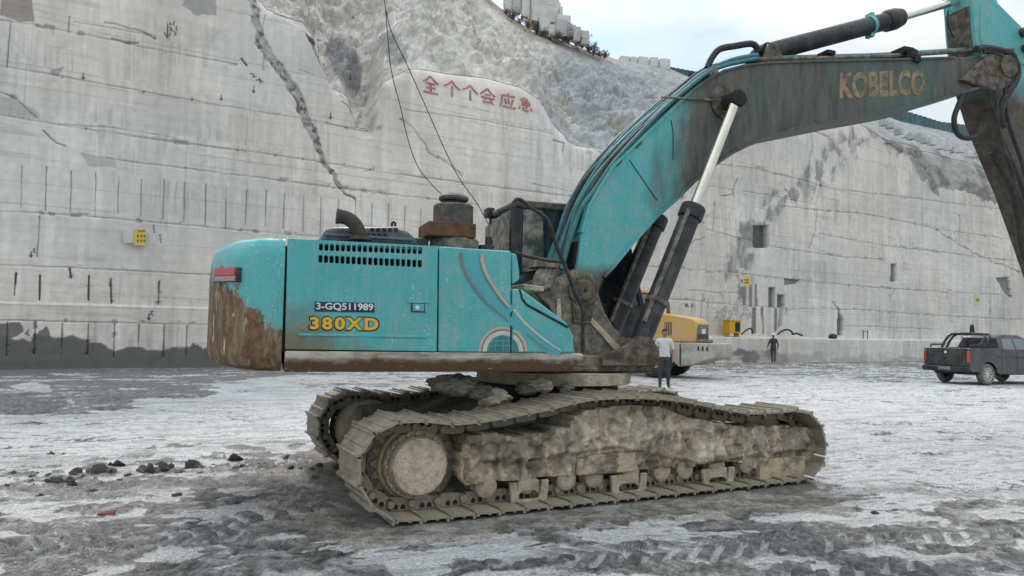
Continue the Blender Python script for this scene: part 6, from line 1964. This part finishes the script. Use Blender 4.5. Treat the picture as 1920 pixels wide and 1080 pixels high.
for x in (0, 3.12):
    for y in (-.78, .78):
        wheel(x, y, .375, .375, .25, PK, 1 if y > 0 else -1, .245, 10, 'pk_rim', 'dusty_tyre')

# ------------------------------------------------------------------ the two men
def make_person(loc, rz, h, pose, mats, label, helmet=False):
    """one continuous body: skinned joints, a shaped head, remeshed together; feet at the origin, facing -Y"""
    k = h / 1.75
    J, E_, Rr = [], [], []
    def j(p, r, par=None):
        J.append(Vector(p) * k)
        Rr.append(r * k)
        if par is not None:
            E_.append((par, len(J) - 1))
        return len(J) - 1
    pel = j((0, 0, .95), .15)
    wa = j((0, -.005, 1.10), .145, pel)
    ch = j((0, 0, 1.30), .165, wa)
    sh_ = j((0, .01, 1.42), .13, ch)
    nk = j((0, .0, 1.50), .058, sh_)
    j((0, -.012, 1.58), .055, nk)
    for sgn in (-1, 1):
        st = pose.get('step', 0) * sgn
        hip = j((sgn * .10, 0, .90), .105, pel)
        kn = j((sgn * .115, -.02 - st * .5, .50), .072, hip)
        an = j((sgn * .12, .02 - st, .10), .048, kn)
        j((sgn * .135, -.12 - st, .045), .042, an)
        s1 = j((sgn * .185, .01, 1.40), .072, sh_)
        ex_, ey_, ez_ = pose['elbow'][0 if sgn < 0 else 1]
        hx, hy, hz_ = pose['hand'][0 if sgn < 0 else 1]
        el = j((sgn * ex_, ey_, ez_), .050, s1)
        wr = j((sgn * hx, hy, hz_), .034, el)
        d = (Vector((sgn * hx, hy, hz_)) - Vector((sgn * ex_, ey_, ez_))).normalized()
        pal = Vector((sgn * hx, hy, hz_)) + d * .07
        pm = j(pal, .032, wr)
        sd_ = d.cross(Vector((sgn, 0, 0)))
        if sd_.length < .2:
            sd_ = Vector((0, 1, 0))
        sd_.normalize()
        for q_, L_ in ((-.030, .070), (-.010, .082), (.010, .078), (.030, .062)):
            f1 = j(pal + d * L_ * .5 + sd_ * q_ + Vector((-sgn * .006, 0, 0)), .010, pm)
            j(pal + d * L_ + sd_ * q_ + Vector((-sgn * .022, 0, 0)), .008, f1)
        t1 = j(pal - d * .03 - sd_ * .045, .012, pm)
        j(pal + d * .01 - sd_ * .060 + Vector((-sgn * .01, 0, 0)), .009, t1)
    me = bpy.data.meshes.new('person')
    me.from_pydata([tuple(v) for v in J], E_, [])
    o = bpy.data.objects.new('body', me)
    COL.objects.link(o)
    sk_ = o.modifiers.new('skin', 'SKIN')
    for i, v in enumerate(me.skin_vertices[0].data):
        v.radius = (Rr[i] * (1.12 if i < 4 else 1), Rr[i] * (.80 if i < 4 else 1))
        v.use_root = (i == 0)
    sb = o.modifiers.new('sub', 'SUBSURF')
    sb.levels = sb.render_levels = 2
    bpy.context.view_layer.update()
    m2 = bpy.data.meshes.new_from_object(o.evaluated_get(bpy.context.evaluated_depsgraph_get()))
    bpy.data.objects.remove(o)
    bm = bmesh.new()
    bm.from_mesh(m2)
    hc = Vector((0, -.02, 1.645)) * k
    r0 = bmesh.ops.create_icosphere(bm, subdivisions=4, radius=1.0)
    for v in r0['verts']:
        c = v.co.copy()
        x, y, z = c.x * .076, c.y * .095, c.z * .115
        if c.z < 0:
            x *= 1 - .30 * c.z * c.z
            y *= 1 - .10 * c.z * c.z
        if c.y < -.8:
            y -= .022 * max(0, 1 - ((c.x / .16) ** 2 + ((c.z + .12) / .24) ** 2))          # nose
            y += .006 * max(0, 1 - (((abs(c.x) - .34) / .16) ** 2 + ((c.z - .08) / .12) ** 2))  # eye sockets
            y -= .005 * max(0, 1 - ((c.x / .32) ** 2 + ((c.z + .48) / .07) ** 2))          # lips
        if abs(c.x) > .93:
            x += math.copysign(.012, c.x) * max(0, 1 - ((c.y / .25) ** 2 + (c.z / .35) ** 2))  # ears
        v.co = Vector((x, y, z)) * k + hc
    me = bpy.data.meshes.new('body')
    bm.to_mesh(me)
    bm.free()
    o = bpy.data.objects.new('body', me)
    COL.objects.link(o)
    rm = o.modifiers.new('remesh', 'REMESH')
    rm.mode = 'VOXEL'
    rm.voxel_size = .0085
    bpy.context.view_layer.update()
    m3 = bpy.data.meshes.new_from_object(o.evaluated_get(bpy.context.evaluated_depsgraph_get()))
    bpy.data.objects.remove(o)
    root = tag(empty('person', loc, rz), label, 'person')
    for f in m3.polygons:
        c = f.center / k
        arm_ = abs(c.x) > .225 or (abs(c.x) > .19 and c.z < 1.25)
        if c.z > 1.485:
            mi = 0
        elif arm_:
            hz_ = pose['hand'][0 if c.x < 0 else 1][2]
            ez_ = pose['elbow'][0 if c.x < 0 else 1][2]
            lim = hz_ + .02 if pose.get('long') else ez_ + .03
            mi = 1 if (c.z > lim or (pose.get('long') and c.z > hz_)) else 0
        elif c.z > .93:
            mi = 1
        elif c.z > .085:
            mi = 2
        else:
            mi = 3
        f.material_index = mi
    b_o = link_mesh('body', m3, mats, root, smooth=1.5)
    hr = MB()
    vs, fs = [], []
    nu, nv = 24, 10
    for i in range(nv + 1):
        for q_ in range(nu):
            th, ph_ = 2 * math.pi * q_ / nu, math.pi * .5 * i / nv * 1.16
            front = math.cos(th - 1.5 * math.pi)
            lim = 1.0 - .34 * max(front, 0) if not helmet else 1
            a = ph_ * lim
            rr_ = 1.10 + .03 * math.sin(7 * th + 3 * i)
            vs.append(Vector((.076 * rr_ * math.sin(a) * math.cos(th), .096 * rr_ * math.sin(a) * math.sin(th), .118 * 1.07 * math.cos(a))) * k + hc)
    fs = [(i * nu + q_, i * nu + (q_ + 1) % nu, (i + 1) * nu + (q_ + 1) % nu, (i + 1) * nu + q_) for i in range(nv) for q_ in range(nu)]
    if not helmet:
        hr.add(vs, fs)
        hr.build('hair', simple('black_hair', (.012, .011, .010), (.03, .027, .024), .5, scale=40), root, smooth=1.5)
    else:
        c = hc + Vector((0, .005, .045)) * k
        hr.lathe([(.165 * k, 0), (.168 * k, .008 * k), (.125 * k, .018 * k), (.120 * k, .06 * k), (.095 * k, .105 * k), (.05 * k, .130 * k), (.005 * k, .136 * k)], tuple(c), 'Z', 28)
        hr.build('safety_helmet', M['white'], root, smooth=1.0)
    return root
skin = simple('skin', (.33, .19, .13), (.27, .15, .10), .55, scale=8)
p = at_ground(1245, 728)
make_person((p[0], p[1], 0.0), -.12, 1.74, dict(elbow=[(.27, .03, 1.12), (.27, .03, 1.12)], hand=[(.27, -.06, .88), (.25, -.05, .88)]),
            [skin, simple('pale_shirt', (.58, .58, .56), (.46, .46, .45), .85, scale=9), simple('dark_trousers', (.035, .036, .04), (.06, .06, .06), .85), M['rubber']],
            'man in a pale shirt and dark trousers standing facing the camera')
p = at_ground(1450, 680.5)
make_person((p[0], p[1], 0.0), -.75, 1.70, dict(elbow=[(.29, -.02, 1.12), (.28, .05, 1.12)], hand=[(.26, -.22, .98), (.29, -.02, .88)], long=True, step=.10),
            [skin, simple('dark_work_jacket', (.045, .05, .058), (.08, .085, .09), .85), simple('dark_work_trousers', (.055, .058, .065), (.09, .09, .09), .85), M['rubber']],
            'worker in dark clothes and a white safety helmet near the rock face', helmet=True)

# ------------------------------------------------------------------ clods and litter on the floor
M['clod'] = simple('dark_wet_clod', (0.15, 0.147, 0.14), (0.27, 0.262, 0.25), 0.9, scale=9, bd=.03)
M['clod_brown'] = simple('brown_clod', (0.155, 0.120, 0.070), (0.10, 0.08, 0.055), 0.9, scale=9, bd=.03)
def clod_mesh(seed, nm='mud_clod'):
    bm = bmesh.new()
    bmesh.ops.create_icosphere(bm, subdivisions=4, radius=1)
    for v in bm.verts:
        n_ = float(fbm(np.array(v.co.x * 1.6 + seed * 7), np.array(v.co.y * 1.6 + v.co.z * 1.9), 4, seed))
        v.co = Vector((v.co.x * 1.15, v.co.y * .95, v.co.z * .80 + .40)) * (.25 + 1.5 * n_) * (.88 + .3 * float(vn(np.array(v.co.x * 7 + seed), np.array(v.co.y * 7 + v.co.z * 6), seed + 3)))
    me = bpy.data.meshes.new(nm)
    bm.to_mesh(me)
    bm.free()
    me.polygons.foreach_set('use_smooth', np.ones(len(me.polygons), bool))
    me.set_sharp_from_angle(angle=.9)
    return me
cms = [clod_mesh(k) for k in range(6)]
for m_ in cms[:5]:
    m_.materials.append(M['clod'])
cms[5].materials.append(M['clod_brown'])
random.seed(21)
spots = [(143, 889, 13), (190, 890, 17), (175, 922, 9), (105, 905, 14), (128, 906, 12), (280, 886, 14), (312, 882, 15), (362, 877, 14), (378, 879, 9), (300, 872, 7), (25, 890, 9), (60, 903, 8), (478, 876, 9), (495, 873, 6), (455, 876, 8), (330, 930, 7), (345, 935, 5), (225, 901, 6), (328, 901, 5), (95, 852, 6), (118, 852, 5), (520, 884, 6), (545, 880, 7), (75, 930, 5), (250, 912, 5), (400, 872, 5), (425, 874, 6), (560, 890, 5),
         (160, 902, 7), (238, 893, 8), (340, 888, 8), (440, 881, 7), (205, 908, 6), (505, 888, 6), (585, 880, 6), (1390, 1012, 7), (1640, 962, 6)]
for k in range(60):
    x = random.uniform(-20, 640)
    y = np.interp(x, [0, 230, 620], [902, 889, 872]) + random.gauss(0, 11)
    spots.append((x, y, random.choice((2, 2.5, 3, 3, 3.5, 4, 5, 6))))
for x, y, r_ in spots:
    q_ = at_ground(x, y)
    o = bpy.data.objects.new('mud_clod', cms[random.randrange(5)])
    COL.objects.link(o)
    s_ = r_ * q_[1] / F_PX * random.uniform(.62, .85)
    o.location = (q_[0], q_[1], -.01)
    o.rotation_euler = (random.uniform(-.2, .2), random.uniform(-.2, .2), random.uniform(0, 6))
    o.scale = (s_ * 1.25, s_, s_ * random.uniform(.75, 1.05))
    tag(o, 'dark grey lump of dried mud lying on the dusty floor', 'mud clod', 'dark mud clods on the floor')
for x, y, r_, lab in ((440, 863, 10, 'dark brown clod standing alone on the white dust left of the track'), (222, 874, 9, 'brown earth clod behind the row of dark mud lumps'), (208, 873, 5, 'smallest brown clod beside the brown earth clod')):
    q_ = at_ground(x, y)
    o = bpy.data.objects.new('earth_clod', cms[5])
    COL.objects.link(o)
    s_ = r_ * q_[1] / F_PX
    o.location, o.scale = (q_[0], q_[1], 0), (s_, s_, s_ * .8)
    tag(o, lab, 'earth clod')
q_ = at_ground(199, 967)
rg = clod_mesh(17, 'red_rag')
rg.materials.append(simple('red_cloth', (.30, .08, .09), (.26, .15, .15), .9, scale=9))
o = bpy.data.objects.new('red_rag', rg)
COL.objects.link(o)
o.location, o.scale = (q_[0], q_[1], .005), (.065, .04, .026)
tag(o, 'crumpled red rag on the muddy floor at the lower left', 'rag')
